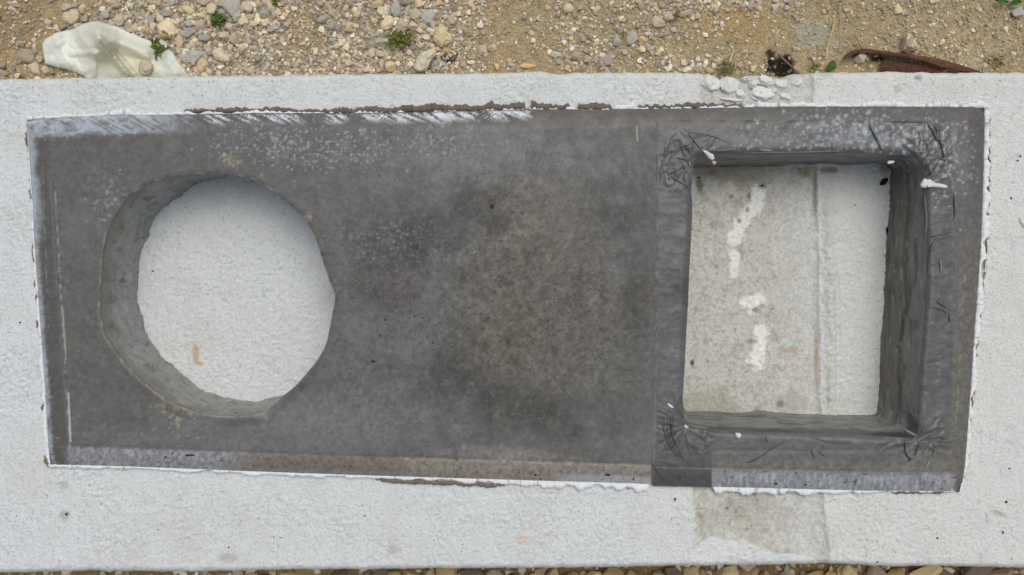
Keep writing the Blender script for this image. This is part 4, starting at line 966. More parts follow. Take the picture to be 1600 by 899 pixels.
# ------------------------------------------------------------------ stones on the ground behind the wall
CC = dict(T=(186, 164, 122), P=(204, 190, 160), G=(154, 148, 136), B=(148, 150, 148), D=(128, 116, 106), O=(204, 166, 110), K=(176, 160, 142), W=(220, 214, 198), C=(216, 200, 158), L=(186, 180, 162), N=(118, 116, 116))
CW = dict(T="tan", P="pale beige", G="grey", B="bluish grey", D="dark brownish", O="orange tan", K="pinkish brown", W="whitish", C="cream", L="light grey", N="dark grey")
ST = """112 28 27 22 P -20;131 15 12 14 T;117 10 11 10 B;79 37 14 13 G;102 43 25 9 D;90 45 9 10 P;43 89 27 22 D 10;55 107 17 18 K;74 112 13 14 K;83 112 9 12 N;28 119 10 8 P;54 63 9 9 T;120 42 12 8 P;133 31 14 12 G;168 24 16 15 B;187 33 18 20 K
184 9 14 12 G;173 5 9 8 T;55 74 6 13 L;5 102 12 14 D;8 116 22 12 D;106 13 12 12 G;65 92 8 14 G;48 71 8 8 T;34 70 12 10 D;207 10 14 12 L;220 11 8 9 G;236 15 11 10 C;229 9 7 7 T;250 4 10 14 T;262 2 13 9 K;259 10 10 8 G;269 5 11 11 B;294 16 22 13 C 20
311 12 10 8 T;316 3 26 12 K 15;334 16 20 18 P 30;340 5 10 12 T;349 6 13 16 G;364 13 28 28 B 10;349 22 10 14 N;387 12 20 18 P 40;393 27 14 10 K;382 35 14 15 P;397 37 13 13 C;371 28 15 14 B;358 32 10 10 K;362 43 16 14 K;329 34 13 24 T;314 40 20 18 K 30;318 24 10 10 P
297 37 14 13 B;287 42 8 10 B;262 22 18 13 B;264 46 26 30 P 30;252 28 12 15 P 20;240 43 13 14 P;231 47 9 9 T;238 32 18 15 B;225 24 10 16 G;217 25 8 14 K;209 45 19 11 P;204 36 6 11 P;281 67 13 26 T 5;283 51 11 8 T;299 53 18 16 N;320 59 22 15 B;304 68 17 11 P
298 73 16 8 K;336 57 11 9 C;350 58 18 15 K 40;366 62 18 18 K;380 73 13 11 P;390 64 11 14 G;300 89 40 20 B 5;347 88 29 20 P 25;318 104 17 24 T 10;343 100 12 8 G;360 76 12 12 K;275 26 10 10 G;285 31 10 8 K;327 82 12 12 G;419 9 20 26 P 35;403 5 10 9 P;413 23 12 15 B
403 32 11 20 C;416 37 13 13 P;428 46 18 11 B -10;414 50 10 8 W;430 58 8 9 P;448 40 10 9 K;451 20 9 8 P;503 33 18 16 N 20;520 22 18 11 K;518 40 11 13 B;502 6 10 10 G;546 46 13 18 T 15;543 75 12 12 C 40;545 64 7 13 K;566 54 8 8 P;557 25 16 10 T;472 69 14 6 K
546 98 11 12 L;590 8 20 13 T -25;597 19 14 16 L;580 71 16 14 G;595 69 17 16 G;595 86 17 13 K;583 86 9 12 P;597 101 8 15 G;578 106 8 7 O;530 108 10 14 T;508 104 12 10 T;565 104 16 6 K;404 94 14 12 D;602 18 15 18 L;619 18 18 22 B -10;606 37 19 22 C 15;634 5 17 13 G;656 7 16 13 P
650 23 17 18 K 10;634 20 12 9 G;633 27 10 5 K;670 27 24 20 B -15;685 6 12 8 O;677 12 11 8 G;667 12 8 8 T;627 43 20 24 K;646 43 15 14 K;656 49 12 12 P;677 39 11 21 G -20;668 60 12 11 W 20;674 52 9 12 O;692 58 30 34 C;698 80 13 11 O;679 78 9 8 O;662 97 22 36 L -35
681 100 13 14 N;653 63 10 10 G;707 31 15 19 K;700 14 12 11 G;717 23 7 8 C;726 20 9 8 G;734 7 15 14 K;752 3 14 7 B;734 32 7 10 G;751 41 12 9 W;778 53 7 9 G;757 80 12 11 P;769 75 14 13 K;611 105 17 17 T;603 86 10 14 K;777 105 9 13 O;888 14 17 14 L;905 13 9 8 G;931 18 15 12 L
925 10 9 8 B;821 28 11 8 N;830 33 5 9 W;840 30 9 9 L;878 28 8 9 B;892 52 10 9 B;899 90 13 13 B;917 94 12 13 G;868 86 18 9 L;931 82 7 6 C;938 87 7 7 C;930 94 9 14 K;949 95 16 18 N;963 67 15 14 B;987 60 17 22 B 10;969 47 8 13 B;1003 63 13 11 O;1003 78 11 13 C;827 104 30 8 O
887 107 9 9 O;940 107 14 6 G;930 71 14 10 K;911 63 10 12 G;850 73 9 8 O;997 42 12 9 G;893 75 14 6 K;1027 36 21 17 L;1045 26 18 16 L;1072 23 24 11 K;1089 26 10 11 P;1118 15 10 9 P;1034 98 11 9 L;1046 88 9 8 L;1042 108 14 8 W;1068 98 8 11 P;1081 101 7 14 W;1091 93 7 9 W
1093 102 7 7 W;1102 100 8 14 W;1105 88 8 7 W;1110 112 16 9 T;1073 110 16 9 W;1174 107 10 13 L;1172 82 10 8 G;1186 14 10 10 P;1185 3 14 7 B;1179 27 7 7 P;1209 13 14 14 L;1212 2 12 8 L;1229 2 10 7 B;1246 10 10 11 L;1229 13 9 8 B;1287 19 7 7 O;1359 104 9 8 T
1341 92 18 17 L;1353 91 8 10 C;1404 16 12 14 C 30;1416 72 13 30 L -8;1590 21 22 18 B -20;1555 55 9 10 D;1583 85 9 6 W 30;1428 51 7 6 P;1539 103 9 8 W;1416 22 9 8 B;1534 68 6 8 P;1457 39 7 6 W;1350 38 7 6 W"""
def zone(u, v):
    if 66 < u < 300 and 95 < v < 118 and u > 215 and u < 245: return "pinning the plastic sheet"
    edge = "close to the wall" if v > 84 else ("at the far edge" if v < 14 else "")
    if u < 66: z_ = "left of the plastic sheet"
    elif u < 205: z_ = "just beyond the plastic sheet" if v < 60 else "under the plastic sheet's corner"
    elif u < 300: z_ = "right of the plastic sheet"
    elif u < 400: z_ = "near the small round weed"
    elif u < 480: z_ = "well right of the round weed"
    elif u < 570: z_ = "left of the bushy weed"
    elif u < 645: z_ = "by the bushy weed"
    elif u < 730: z_ = "near the biggest cream stone"
    elif u < 830: z_ = "right of the biggest cream stone"
    elif u < 960: z_ = "behind the counter's middle"
    elif u < 1060: z_ = "left of the dry reed"
    elif u < 1160: z_ = "by the dry reed"
    elif u < 1320: z_ = "near the blackened pit"
    elif u < 1430: z_ = "beside the rusty iron"
    else: z_ = "at the bare right end"
    return (z_ + " " + edge).strip()
ORD = ["leftmost", "second from the left", "third from the left", "fourth from the left", "fifth from the left", "sixth from the left", "seventh from the left", "eighth from the left", "ninth from the left"]
items = []
for tok in ST.replace("\n", ";").split(";"):
    q = tok.split()
    u, v, w, h = map(float, q[:4]); c = q[4]; a = float(q[5]) if len(q) > 5 else random.uniform(-25, 25)
    items.append((u, v, w, h, c, a))
items.append((230, 106, 24, 23, 'K', 5))
def describe(u, v, w, h, c):
    s = max(w, h); r = max(w, h) / min(w, h)
    size = "large" if s >= 24 else ("medium" if s >= 14 else "small")
    shape = "long" if r > 1.7 else ("flat" if (w / h > 1.35) else ("upright" if h / w > 1.3 else "blocky"))
    return f"{size} {shape} {CW[c]} stone {zone(u, v)}"
from collections import defaultdict
buck = defaultdict(list)
for i, it in enumerate(items): buck[describe(*it[:5])].append(i)
lab = {}
for d, ids in buck.items():
    if len(ids) == 1: lab[ids[0]] = d
    else:
        ids.sort(key=lambda i: (items[i][0], items[i][1]))
        for k, i in enumerate(ids):
            head, tail = d.split(" stone ", 1)
            lab[i] = (("rightmost" if k == len(ids) - 1 and k > 0 else ORD[k]) + f" {head} stone {tail}")
for i, (u, v, w, h, c, a) in enumerate(items):
    x, y = PX(u, v, GZ)
    zb = float(ground_z(np.array([x]), np.array([y]))[0])
    if i == len(items) - 1: zb += 0.016
    k = (CZ - zb) / D0 / 1000
    tint = (A(*CC[c]) * .6 + A(168, 161, 147) * .4) * random.uniform(.98, 1.3) * np.array([random.uniform(.97, 1.03), 1, random.uniform(.95, 1.04)])
    hz = min(w, h) * k * random.uniform(.36, .5)
    o = px_obj("stone", u, v, zb, w * 1.06, h * 1.06, a, ROCKS[i % len(ROCKS)] if i != 117 else ROCKS[0], M_STONE, hz, tint,
               label=lab[i], cat="stone", group="stones lying behind the wall")

# the most noticeable stones get their own traced outline
def outline_rock(o, pts, zb, h, seed, inset=.62, sm=.35):
    r = np.random.default_rng(seed)
    p = np.array(pts, float); p = p + (p.mean(0) - p) * -0.03
    c = p.mean(0); n = len(p)
    x, y = PX(p[:, 0], p[:, 1], zb); cx, cy = PX(c[0], c[1], zb)
    q = np.c_[x - cx, y - cy]
    rings = []
    for (s_, z_) in ((.96, -.25), (1.0, .25), (.93, .62), (inset, .9)):
        k = s_ * r.uniform(.95, 1.03, (n, 1)); rings.append(np.c_[q * k, z_ * h * r.uniform(.8, 1.12, n)])
    top = np.array([[q[:, 0].mean() + r.normal() * .08 * np.abs(q).max(), q[:, 1].mean() + r.normal() * .08 * np.abs(q).max(), h]])
    v = np.concatenate(rings + [top]); f3, f4 = [], []
    for k in range(3):
        for i in range(n):
            j = (i + 1) % n; a_, b_, c_, d_ = k * n + i, k * n + j, (k + 1) * n + j, (k + 1) * n + i
            f3 += [[a_, b_, c_], [a_, c_, d_]] if r.random() < .5 else [[a_, b_, d_], [b_, c_, d_]]
    for i in range(n): f3.append([3 * n + i, 3 * n + (i + 1) % n, 4 * n])
    f = np.array(f3)
    area = np.sum(q[:, 0] * np.roll(q[:, 1], -1) - np.roll(q[:, 0], -1) * q[:, 1])
    if area < 0: f = f[:, ::-1]
    bm = bmesh.new(); me = mesh_np(o.name.split('.')[0], v, f, None, False); bm.from_mesh(me)
    bmesh.ops.subdivide_edges(bm, edges=bm.edges[:], cuts=1, use_grid_fill=True, smooth=sm)
    for w in bm.verts: w.co += Vector(r.normal(size=3) * h * .035)
    bm.to_mesh(me); bm.free()
    me.materials.append(M_STONE); o.data = me; o.scale = (1, 1, 1); o.rotation_euler = (0, 0, 0); o.location = (cx, cy, zb)
CHIPS = [o for o in COL.objects if o.name.startswith("plaster_chip")]
outline_rock(CHIPS[0], [(1097, 236), (1101, 235), (1108, 239), (1114, 242), (1116, 248), (1113, 251), (1109, 249), (1104, 243)], T, .004, 601, .5, 0.0)
outline_rock(CHIPS[1], [(1447, 282), (1453, 281), (1458, 286), (1468, 287), (1479, 290), (1480, 294), (1472, 294), (1458, 292), (1449, 293)], T + .0005, .003, 602, .5, 0.0)
outline_rock(CHIPS[2], [(1438, 289), (1440, 284), (1444, 279), (1448, 281), (1449, 287), (1446, 294), (1440, 293)], T + .001, .004, 603, .5, 0.0)
outline_rock(CHIPS[7], [(1592, 340), (1597, 343), (1603, 352), (1604, 360), (1598, 354), (1593, 347)], WO + .001, .004, 604, .5, 0.0)
STONES = [o for o in COL.objects if o.name.startswith("stone")]
def trace(u, v, pts, h):
    i = min(range(len(items)), key=lambda i: math.hypot(items[i][0] - u, items[i][1] - v))
    zb = GZ + (0.016 if i == len(items) - 1 else 0)
    outline_rock(STONES[i], pts, zb, h, 500 + i)
trace(692, 58, [(688, 40), (692, 40), (700, 52), (707, 62), (706, 66), (700, 70), (692, 75), (686, 73), (678, 66), (677, 61), (682, 52)], .022)
trace(662, 97, [(656, 87), (660, 84), (668, 82), (674, 79), (680, 82), (679, 88), (673, 98), (666, 110), (660, 113), (650, 111), (647, 106), (651, 98)], .020)
trace(606, 37, [(600, 33), (604, 28), (610, 26), (615, 30), (616, 38), (611, 45), (604, 48), (598, 47), (596, 41)], .016)
trace(627, 43, [(622, 32), (629, 30), (636, 38), (639, 44), (633, 50), (625, 56), (619, 51), (619, 42)], .014)
trace(670, 27, [(661, 20), (668, 17), (678, 17), (683, 21), (680, 28), (672, 37), (664, 38), (660, 31)], .014)
trace(619, 18, [(611, 14), (618, 5), (624, 7), (627, 16), (626, 25), (619, 29), (614, 25)], .014)
trace(348, 88, [(333, 82), (344, 76), (349, 77), (354, 86), (361, 92), (360, 97), (350, 98), (341, 96), (335, 89)], .014)
trace(300, 89, [(279, 90), (290, 81), (302, 79), (318, 82), (320, 86), (314, 90), (305, 99), (291, 98), (281, 95)], .008)
trace(318, 104, [(311, 98), (318, 91), (324, 96), (327, 102), (321, 110), (315, 116), (311, 110)], .012)
trace(112, 28, [(100, 28), (103, 22), (113, 20), (116, 16), (124, 17), (126, 24), (124, 34), (114, 39), (103, 36)], .015)
trace(264, 46, [(250, 52), (249, 40), (255, 36), (262, 32), (271, 38), (277, 47), (277, 54), (270, 60), (258, 60)], .014)
trace(252, 28, [(246, 26), (247, 22), (252, 24), (259, 32), (256, 37), (250, 38), (247, 32)], .012)
trace(364, 13, [(352, 2), (362, -3), (375, 2), (377, 10), (374, 20), (366, 28), (359, 24), (350, 13)], .015)
trace(229, 106, [(219, 103), (224, 95), (232, 96), (238, 100), (241, 110), (233, 118), (224, 118), (219, 112)], .014)
trace(419, 9, [(407, 0), (416, -3), (427, -3), (431, 10), (430, 18), (424, 21), (417, 13)], .014)
trace(1416, 72, [(1411, 55), (1415, 58), (1421, 68), (1426, 76), (1423, 84), (1413, 85), (1409, 80), (1409, 66)], .03)
trace(1404, 16, [(1396, 12), (1401, 9), (1406, 14), (1410, 18), (1405, 22), (1398, 22)], .010)
trace(43, 89, [(31, 87), (36, 79), (47, 79), (56, 88), (57, 95), (50, 100), (38, 98), (32, 93)], .014)
trace(55, 107, [(45, 104), (52, 101), (59, 97), (63, 108), (62, 116), (54, 116), (49, 110)], .011)
trace(294, 16, [(282, 12), (290, 10), (300, 12), (305, 20), (299, 24), (293, 22)], .010)
trace(1027, 36, [(1017, 34), (1020, 28), (1028, 27), (1036, 34), (1038, 40), (1030, 44), (1020, 43)], .012)
trace(888, 14, [(880, 15), (883, 8), (890, 7), (896, 13), (895, 19), (888, 21), (881, 20)], .012)
trace(987, 60, [(978, 62), (982, 53), (989, 49), (995, 56), (996, 63), (988, 70), (980, 71)], .013)
# rubble at the foot of the wall's front side, only its tops peep out
RU = [(398, 30), (420, 26), (450, 34), (480, 30), (528, 30), (560, 24), (590, 34), (618, 26), (650, 30), (676, 24), (700, 34), (735, 36), (772, 30), (800, 26), (828, 30), (860, 34), (890, 40), (925, 34), (952, 38), (990, 44), (1030, 24), (1050, 36),
      (1085, 34), (1100, 22), (1130, 44), (1165, 36), (1195, 40), (1225, 36), (1262, 46), (1290, 36), (1325, 40), (1372, 42), (1400, 30), (1440, 52), (1470, 28), (1515, 56), (1560, 40), (1590, 34)]
rrng = random.Random(5)
zn = lambda u: ("below the round opening" if u < 520 else "below the counter's middle" if u < 1020 else "below the square opening" if u < 1450 else "below the wall's right end")
cl = [rrng.choice("TCTKPTD") for _ in RU]
bk = defaultdict(list)
for i, (u, w) in enumerate(RU): bk[(cl[i], zn(u))].append(i)
NTH = ["leftmost", "second", "third", "fourth", "fifth", "sixth", "seventh", "eighth", "ninth", "tenth", "eleventh", "twelfth"]
for i, (u, w) in enumerate(RU):
    ids = bk[(cl[i], zn(u))]; k = ids.index(i)
    l = f"{CW[cl[i]]} rubble stone at wall's front foot {zn(u)}"
    if len(ids) > 1: l = f"{NTH[k]} " + ("from left " if k else "") + l
    v = 899 + rrng.uniform(-4, 8); hh = w * rrng.uniform(.7, 1.0)
    zb = GZ + rrng.uniform(-.004, .012)
    px_obj("rubble_stone", u, v, zb, w * 1.12, hh, rrng.uniform(-30, 30), ROCKS[(i * 5 + 2) % len(ROCKS)], M_STONE, .018, A(*CC[cl[i]]) * rrng.uniform(.8, 1.0) * np.array([1, .97, .86]),
           label=l, cat="stone", group="rubble under the wall's front edge")
build_gravel("small_rubble", 5200, -1.25, 1.25, -0.80, -0.535, 0.002, 0.013, lambda u, v: np.clip(.8 + 0 * u, 0, 1), "loose tan rubble and chips along the wall's front foot", 1.8)
build_gravel("small_rubble", 6000, -1.6, 1.6, -1.3, -0.80, 0.002, 0.010, lambda u, v: np.clip(.7 + 0 * u, 0, 1), "loose chips on the dirt farther in front of the wall", 1.8)

# ------------------------------------------------------------------ plastic sheet
from mathutils.geometry import delaunay_2d_cdt
PL = [(66, 68), (74, 59), (86, 52), (115, 46), (129, 38), (143, 34), (153, 33), (168, 37), (185, 42), (205, 53), (225, 60), (238, 66), (243, 76), (243, 86), (252, 88), (256, 80), (262, 77), (269, 80), (278, 96), (290, 109), (298, 119), (299, 128),
      (140, 128), (128, 117), (104, 109), (82, 103), (71, 101), (68, 84)]
PLr = resample(PL, 3.0, True, 1)
PLr = PLr + np.c_[1.2 * fbm(PLr[:, 0], PLr[:, 1], 12, 3, 220), 1.2 * fbm(PLr[:, 0], PLr[:, 1], 12, 3, 221)]
ug, vg = np.meshgrid(np.arange(66, 300, 2.0), np.arange(32, 128, 2.0)); ug = ug.ravel() + rng.uniform(-.4, .4, ug.size); vg = vg.ravel() + rng.uniform(-.4, .4, vg.size)
ins = inside(ug, vg, PLr); dd, _, _ = near_pts(ug, vg, PLr); kq = ins & (dd > 1.4)
pts = np.r_[PLr, np.c_[ug[kq], vg[kq]]]
res = delaunay_2d_cdt([Vector(p) for p in pts], [], [list(range(len(PLr)))], 1, 1e-5)
pv = np.array([[p[0], p[1]] for p in res[0]]); pf = [list(f) for f in res[2]]
dP, _, _ = near_pts(pv[:, 0], pv[:, 1], PLr)
def plastic_h(u, v):
    h = 0.014 + 0.004 * fbm(u, v, 60, 3, 222)
    for (q, w, a) in (([(150, 36), (155, 60)], 34, .018), ([(154, 60), (178, 88), (204, 120)], 9, .013), ([(154, 60), (150, 84)], 30, .010), ([(112, 84), (155, 83)], 7, .004), ([(158, 62), (200, 72), (236, 82)], 16, .006),
                      ([(85, 65), (110, 100)], 14, .004), ([(120, 50), (140, 75)], 12, .004), ([(150, 84), (147, 118)], 7, .004), ([(180, 60), (230, 90)], 9, .003), ([(75, 95), (130, 112)], 10, .004), ([(100, 60), (76, 80)], 9, .003)):
        d = seg_dist(u, v, q) / w
        h = h + 2.1 * a * np.clip(1 - d, 0, 1) ** 1.0
    h = h - .016 * np.clip(1 - seg_dist(u, v, [(163, 63), (186, 90), (212, 120)]) / 6, 0, 1) ** 1.2      # the fold's valley
    h = h - .003 * sst(236, 262, u)
    h = h + .0014 * fbm(u, v, 12, 3, 223) + .010 * (.35 - np.abs(fbm(u, v, 46, 2, 225))) * sst(300, 60, u)
    return h
ph = plastic_h(pv[:, 0], pv[:, 1]) * np.clip(.35 + dP / 22, 0, 1)
bx_, by_ = PX(pv[:, 0], pv[:, 1], GZ)
zz = ground_z(bx_, by_) + ph
xx, yy = PX(pv[:, 0], pv[:, 1], zz)
pc = np.broadcast_to(A(210, 213, 203), (len(pv), 3)).copy()
pc = mixc(pc, A(200, 200, 180), sst(140, 170, pv[:, 0]) * sst(60, 90, pv[:, 1]) * .8)  # duller yellowish right facets: light through the sheet painted as colour
pc = mixc(pc, A(176, 168, 128), (1 - sst(0, 5, seg_dist(pv[:, 0], pv[:, 1], [(165, 70), (186, 94), (207, 120)]))) * .7)  # the fold's yellowish shade, put into the colour
pc = mixc(pc, A(188, 198, 188), sst(228, 262, pv[:, 0]) * .9)
pc = mixc(pc, A(216, 220, 217), sst(130, 90, pv[:, 0]) * .6)
pc = mixc(pc, A(150, 140, 116), sst(.3, .6, fbm(pv[:, 0], pv[:, 1], 9, 3, 224)) * .35 + (1 - sst(0, 6, seg_dist(pv[:, 0], pv[:, 1], [(280, 116), (298, 119)]))) * .6)
me = bpy.data.meshes.new("plastic_sheet")
me.from_pydata([tuple(p) for p in np.c_[xx, yy, zz]], [], pf)
me.polygons.foreach_set("use_smooth", np.ones(len(me.polygons), bool))
ca = me.color_attributes.new("tint", 'FLOAT_COLOR', 'POINT'); ca.data.foreach_set("color", np.c_[np.clip(pc, 0, .9), np.ones(len(pc))].astype(np.float32).ravel())
po = link("plastic_sheet", me, M_PLASTIC, label="crumpled pale greenish white plastic sheet on the gravel at the wall's back edge", cat="plastic sheet")
so = po.modifiers.new("thickness", 'SOLIDIFY'); so.thickness = 0.0008; so.offset = -1
# loose scrap beside it
sp = np.array([(244, 64), (252, 62), (260, 66), (261, 71), (258, 76), (250, 72)], float)
x, y = PX(sp[:, 0], sp[:, 1], GZ + .014)
zz = ground_z(x, y) + np.array([.010, .014, .016, .013, .010, .012])
n = len(sp)
vv = np.r_[np.c_[x, y, zz], np.c_[x, y, zz - .001]]
fc = [list(range(n))[::-1], list(range(n, 2 * n))] + [[i, (i + 1) % n, n + (i + 1) % n, n + i] for i in range(n)]
me = bpy.data.meshes.new("plastic_scrap"); me.from_pydata([tuple(p) for p in vv], [], fc)
ca = me.color_attributes.new("tint", 'FLOAT_COLOR', 'POINT'); ca.data.foreach_set("color", np.tile(np.r_[A(204, 212, 204), 1], 2 * n).astype(np.float32))
link("plastic_scrap", me, M_PLASTIC, label="small pale plastic scrap among the weed by the sheet's right side", cat="plastic scrap")

# ------------------------------------------------------------------ weeds, dry stems, twig, rusty iron
def weed(u, v, ru, rv, n, size, cols, label, name="weed", cat="weed", flat=.5):
    r = random.Random(int(u * 7 + v))
    V_, F_, C_ = [], [], []
    for i in range(n):
        rr = math.sqrt(r.random()); th = r.uniform(0, 6.283)
        pu, pv_ = u + ru * rr * math.cos(th) * .8, v + rv * rr * math.sin(th) * .8
        L = size * r.uniform(.6, 1.3); wd = L * r.uniform(.22, .4); a = r.uniform(0, 6.283); lift = r.uniform(.1, 1.0) * (1 - rr * .6)
        x0, y0 = PX(pu, pv_, GZ); g = float(ground_z(np.array([x0]), np.array([y0]))[0]); z0 = g + .004 + .018 * lift
        dx, dy = math.cos(a), math.sin(a); k0 = len(V_)
        pr = [(0, 0), (.35, 1), (.7, .8), (1, 0)]
        for (t, ww) in pr:
            zc = z0 + L * .35 * math.sin(t * 2.4) * r.uniform(.7, 1.2) * flat * 2
            for s_ in ((-1, 1) if ww else (0,)):
                V_.append((x0 + dx * L * t - dy * wd * ww * .5 * s_, y0 + dy * L * t + dx * wd * ww * .5 * s_, zc + (.0012 if s_ else -.0004)))
        F_ += [[k0, k0 + 1, k0 + 2], [k0 + 1, k0 + 3, k0 + 4, k0 + 2], [k0 + 3, k0 + 5, k0 + 4]]
        c = A(*r.choice(cols)) * r.uniform(.5, .95); C_ += [np.r_[c, 1]] * 6
    # short stems joining the leaves at the root
    x0, y0 = PX(u, v, GZ); g = float(ground_z(np.array([x0]), np.array([y0]))[0])
    for i in range(5):
        a = r.uniform(0, 6.283); q = r.uniform(.3, .7); x1, y1 = x0 + math.cos(a) * ru * .0013 * q, y0 + math.sin(a) * rv * .0013 * q; k0 = len(V_)
        V_ += [(x0 - .0007, y0, g - .003), (x0 + .0007, y0, g - .003), (x1 + .0007, y1, g + .012), (x1 - .0007, y1, g + .012)]
        F_ += [[k0, k0 + 1, k0 + 2, k0 + 3]]; C_ += [np.r_[A(96, 104, 52), 1]] * 4
    me = bpy.data.meshes.new(name); me.from_pydata(V_, [], F_)
    ca = me.color_attributes.new("tint", 'FLOAT_COLOR', 'POINT'); ca.data.foreach_set("color", np.array(C_, np.float32).ravel())
    return link(name, me, M_LEAF, label=label, cat=cat)
GN = [(88, 112, 40), (110, 132, 50), (66, 92, 34), (130, 140, 70)]
GY_ = [(140, 140, 60), (110, 116, 50), (120, 104, 60)]
weed(345, 34, 11, 9, 42, .013, [(70, 104, 34), (92, 128, 44), (56, 84, 30)], "small round bright green weed in the dense gravel")
weed(623, 64, 20, 15, 90, .013, GN + GY_, "bushy green weed with dry patches left of the big cream stone")
weed(638, 60, 10, 8, 26, .010, GY_, "low brownish green sprig touching the bushy weed's right side")
weed(250, 78, 10, 14, 46, .011, GN, "feathery green weed growing over the plastic sheet's right side")
weed(264, 60, 8, 10, 22, .009, [(176, 170, 70), (140, 148, 60)], "yellowish green sprig beside the plastic scrap")
weed(434, 4, 5, 7, 16, .010, GN, "tiny green sprig right of the tall pale beige stone at the far edge")
weed(1132, 110, 14, 8, 34, .010, [(104, 104, 44), (124, 116, 58), (84, 90, 40)], "mossy olive tuft at the foot of the dry reed")
weed(1056, 28, 5, 5, 12, .007, GY_, "tiny olive moss tuft between two light grey stones")
weed(974, 55, 3, 4, 7, .006, GN, "very tiny green shoot left of a bluish grey stone")
weed(1552, 98, 16, 11, 36, .008, [(110, 104, 48), (96, 98, 44), (130, 110, 60)], "low olive moss patch by the wall near the right end")
weed(1268, 108, 6, 5, 14, .009, [(110, 112, 50), (92, 104, 46)], "small olive sprig left of the single broad leaf")
weed(2, 27, 4, 6, 10, .008, GY_, "olive moss scrap at the far left")
def leaf(u, v, w, h, ang, c, label):
    x, y = PX(u, v, GZ); g = float(ground_z(np.array([x]), np.array([y]))[0]); k = (CZ - GZ) / D0 / 1000
    V_, F_ = [], []
    prof = [(-1, .12), (-.6, .8), (-.1, 1), (.4, .75), (.8, .3), (1, .04)]
    for (t, ww) in prof:
        for s_ in (-1, 0, 1):
            V_.append((t * w / 2 * k, s_ * ww * h / 2 * k, .008 + .006 * math.sin((t + 1) * 1.3) + (.003 if s_ else 0)))
    for i in range(len(prof) - 1):
        for j in range(2): F_.append([i * 3 + j, i * 3 + 3 + j, i * 3 + 4 + j, i * 3 + 1 + j])
    me = bpy.data.meshes.new("leaf"); me.from_pydata(V_, [], F_)
    ca = me.color_attributes.new("tint", 'FLOAT_COLOR', 'POINT'); ca.data.foreach_set("color", np.tile(np.r_[A(*c), 1], len(V_)).astype(np.float32))
    o = link("leaf", me, M_LEAF, label=label, cat="leaf", loc=(x, y, g)); o.rotation_euler[2] = math.radians(-ang)
leaf(1295, 106, 18, 15, -80, (62, 92, 50), "single broad dark green leaf at the wall's back edge near the long straw")
leaf(1560, 6, 20, 9, 10, (70, 98, 52), "green leaf at the far right edge, left one of a pair")
leaf(1581, 8, 19, 9, -10, (64, 92, 44), "green leaf at the far right edge, right one of a pair")
def stem(pts, r0, r1, c, name, label, cat, z0=.006, z1=.012, mat=None):
    p = resample(pts, 4, False, 4); n = len(p)
    x, y = PX(p[:, 0], p[:, 1], GZ); zz = ground_z(x, y) + np.linspace(z0, z1, n)
    x, y = PX(p[:, 0], p[:, 1], zz)
    P = np.c_[x, y, zz]; tg = np.gradient(P, axis=0); tg /= np.linalg.norm(tg, axis=1)[:, None]
    nr1 = np.cross(tg, [0, 0, 1.]); nr1 /= np.linalg.norm(nr1, axis=1)[:, None]; nr2 = np.cross(tg, nr1)
    rr = np.linspace(r0, r1, n) * (1 + .2 * fbm(p[:, 0], p[:, 1], 9, 2, 231))
    m = 6; rows = []
    for k in range(m):
        a = 2 * math.pi * k / m; rows.append(P + (nr1 * math.cos(a) + nr2 * math.sin(a)) * rr[:, None])
    vv = np.stack(rows, 1).reshape(-1, 3)
    F_ = []
    for i in range(n - 1):
        for k in range(m): F_.append([i * m + k, i * m + (k + 1) % m, (i + 1) * m + (k + 1) % m, (i + 1) * m + k])
    F_ = np.array(F_)
    cc = np.broadcast_to(A(*c), (len(vv), 3)) * (1 + .12 * fbm(vv[:, 0], vv[:, 1], .01, 2, 232))[:, None]
    return link(name, mesh_np(name, vv, F_, cc), mat or M_STRAW, label=label, cat=cat)
stem([(1305, 27), (1300, 50), (1294, 72), (1290, 92)], .0009, .0012, (206, 186, 126), "straw", "long pale straw leaning over the sand above the single broad leaf", "straw")
stem([(1312, 4), (1313, 25), (1314, 46)], .0006, .0007, (180, 160, 110), "straw", "short thin straw at the far edge right of the long pale straw", "straw")
stem([(1146, 80), (1140, 96), (1134, 112)], .0016, .0024, (196, 180, 144), "reed", "thick pale dry reed standing by the mossy tuft", "reed")
stem([(1142, 84), (1132, 90), (1124, 96)], .001, .0012, (190, 176, 146), "straw", "short pale straw forking off left of the dry reed", "straw")
stem([(534, 82), (531, 95), (529, 106)], .0008, .0013, (196, 184, 156), "straw", "pale upright straw in the fine gravel left of the bushy weed", "straw")
stem([(558, 79), (560, 90)], .0008, .001, (190, 170, 120), "straw", "tiny straw right of the small cream stone by the bushy weed", "straw")
stem([(1438, 78), (1447, 83), (1457, 88)], .0016, .0018, (186, 164, 134), "twig", "short pale twig beyond the rusty iron bar", "twig")
stem([(1216, 85), (1232, 100), (1250, 116)], .0026, .0016, (118, 100, 92), "twig", "grey brown twig lying across the blackened pit", "twig", .014, .008)
stem([(1335, 54), (1340, 64), (1346, 76)], .0008, .0009, (110, 86, 70), "twig", "thin dark twig pointing down at the rusty iron's left end", "twig")
stem([(862, 70), (855, 62), (868, 56)], .0007, .0007, (180, 160, 120), "straw", "bent thin straw behind the counter's middle", "straw")

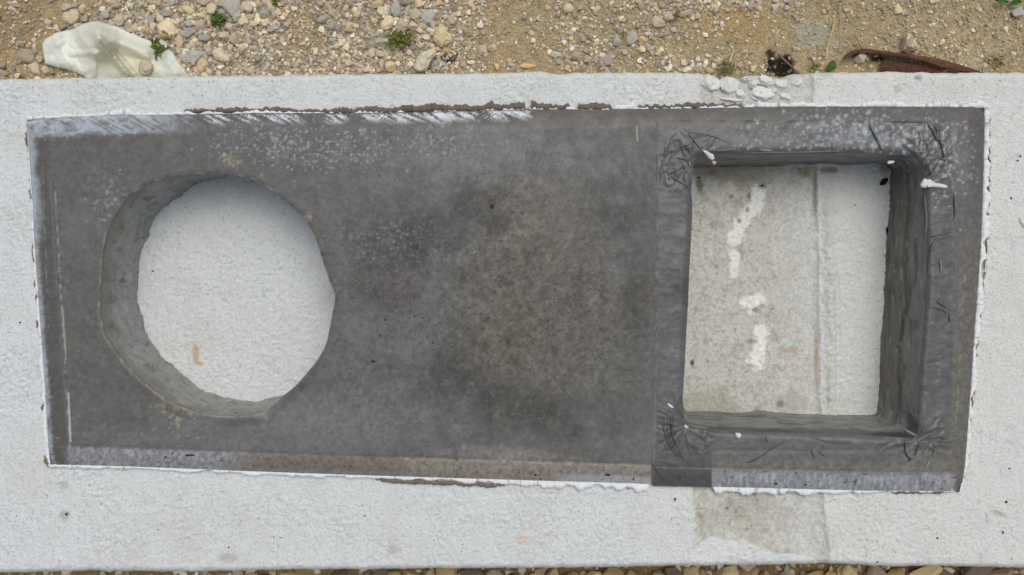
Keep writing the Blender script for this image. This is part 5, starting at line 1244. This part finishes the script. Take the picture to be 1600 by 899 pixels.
iron = link("rusty_iron_bar", None, label="rusty reddish brown angle iron half buried at the wall's back edge on the right", cat="iron bar", loc=(0, 0, 0))
def flange(name, pts, widths, ztop, zbot, c, ths=2.0):
    p = np.array(pts, float); q = resample(pts, 4, False, 3); n = len(q)
    s = np.linspace(0, 1, n); so = np.linspace(0, 1, len(widths)); w = np.interp(s, so, widths) * (1 + .12 * fbm(q[:, 0], q[:, 1], 14, 3, 241))
    zt = np.interp(s, np.linspace(0, 1, len(ztop)), ztop); zb = np.interp(s, np.linspace(0, 1, len(zbot)), zbot)
    tg = np.gradient(q, axis=0); tg /= np.hypot(*tg.T)[:, None]; nr_ = np.c_[-tg[:, 1], tg[:, 0]]
    rows = []
    for (o, zz) in ((-.5, zt), (-.1, zt + .001), (.5, zt - .001), (.5, zb), (-.5, zb)):
        e = q + nr_ * (o * w)[:, None]; x, y = PX(e[:, 0], e[:, 1], GZ + zz); rows.append(np.c_[x, y, GZ + zz + .0012 * fbm(e[:, 0], e[:, 1], 8, 3, 242)])
    vv = np.stack(rows); i = np.arange(n - 1); f = np.concatenate([np.c_[k * n + i, k * n + i + 1, ((k + 1) % 5) * n + i + 1, ((k + 1) % 5) * n + i] for k in range(5)])
    caps = [[k * n for k in range(5)], [k * n + n - 1 for k in range(5)][::-1]]
    cc = np.broadcast_to(A(*c), (5 * n, 3)) * (1 + .35 * fbm(vv.reshape(-1, 3)[:, 0], vv.reshape(-1, 3)[:, 1], .012, 3, 243))[:, None]
    link(name, mesh_np(name, vv.reshape(-1, 3), [f, np.array(caps)], cc, smooth=False), M_RUST, iron)
flange("upper_flange", [(1321, 90), (1330, 82), (1344, 79), (1362, 80), (1402, 85), (1440, 91), (1465, 97), (1500, 106), (1532, 113)], [6, 7, 5, 5, 7, 11, 9, 3], [.018, .024, .03, .03, .03, .026, .022, .012], [-.01] * 3, (96, 66, 54))
flange("lower_flange", [(1378, 108), (1400, 107), (1430, 109), (1470, 112)], [20, 18, 15, 8], [.016, .018, .016, .012], [-.01] * 3, (80, 55, 46))
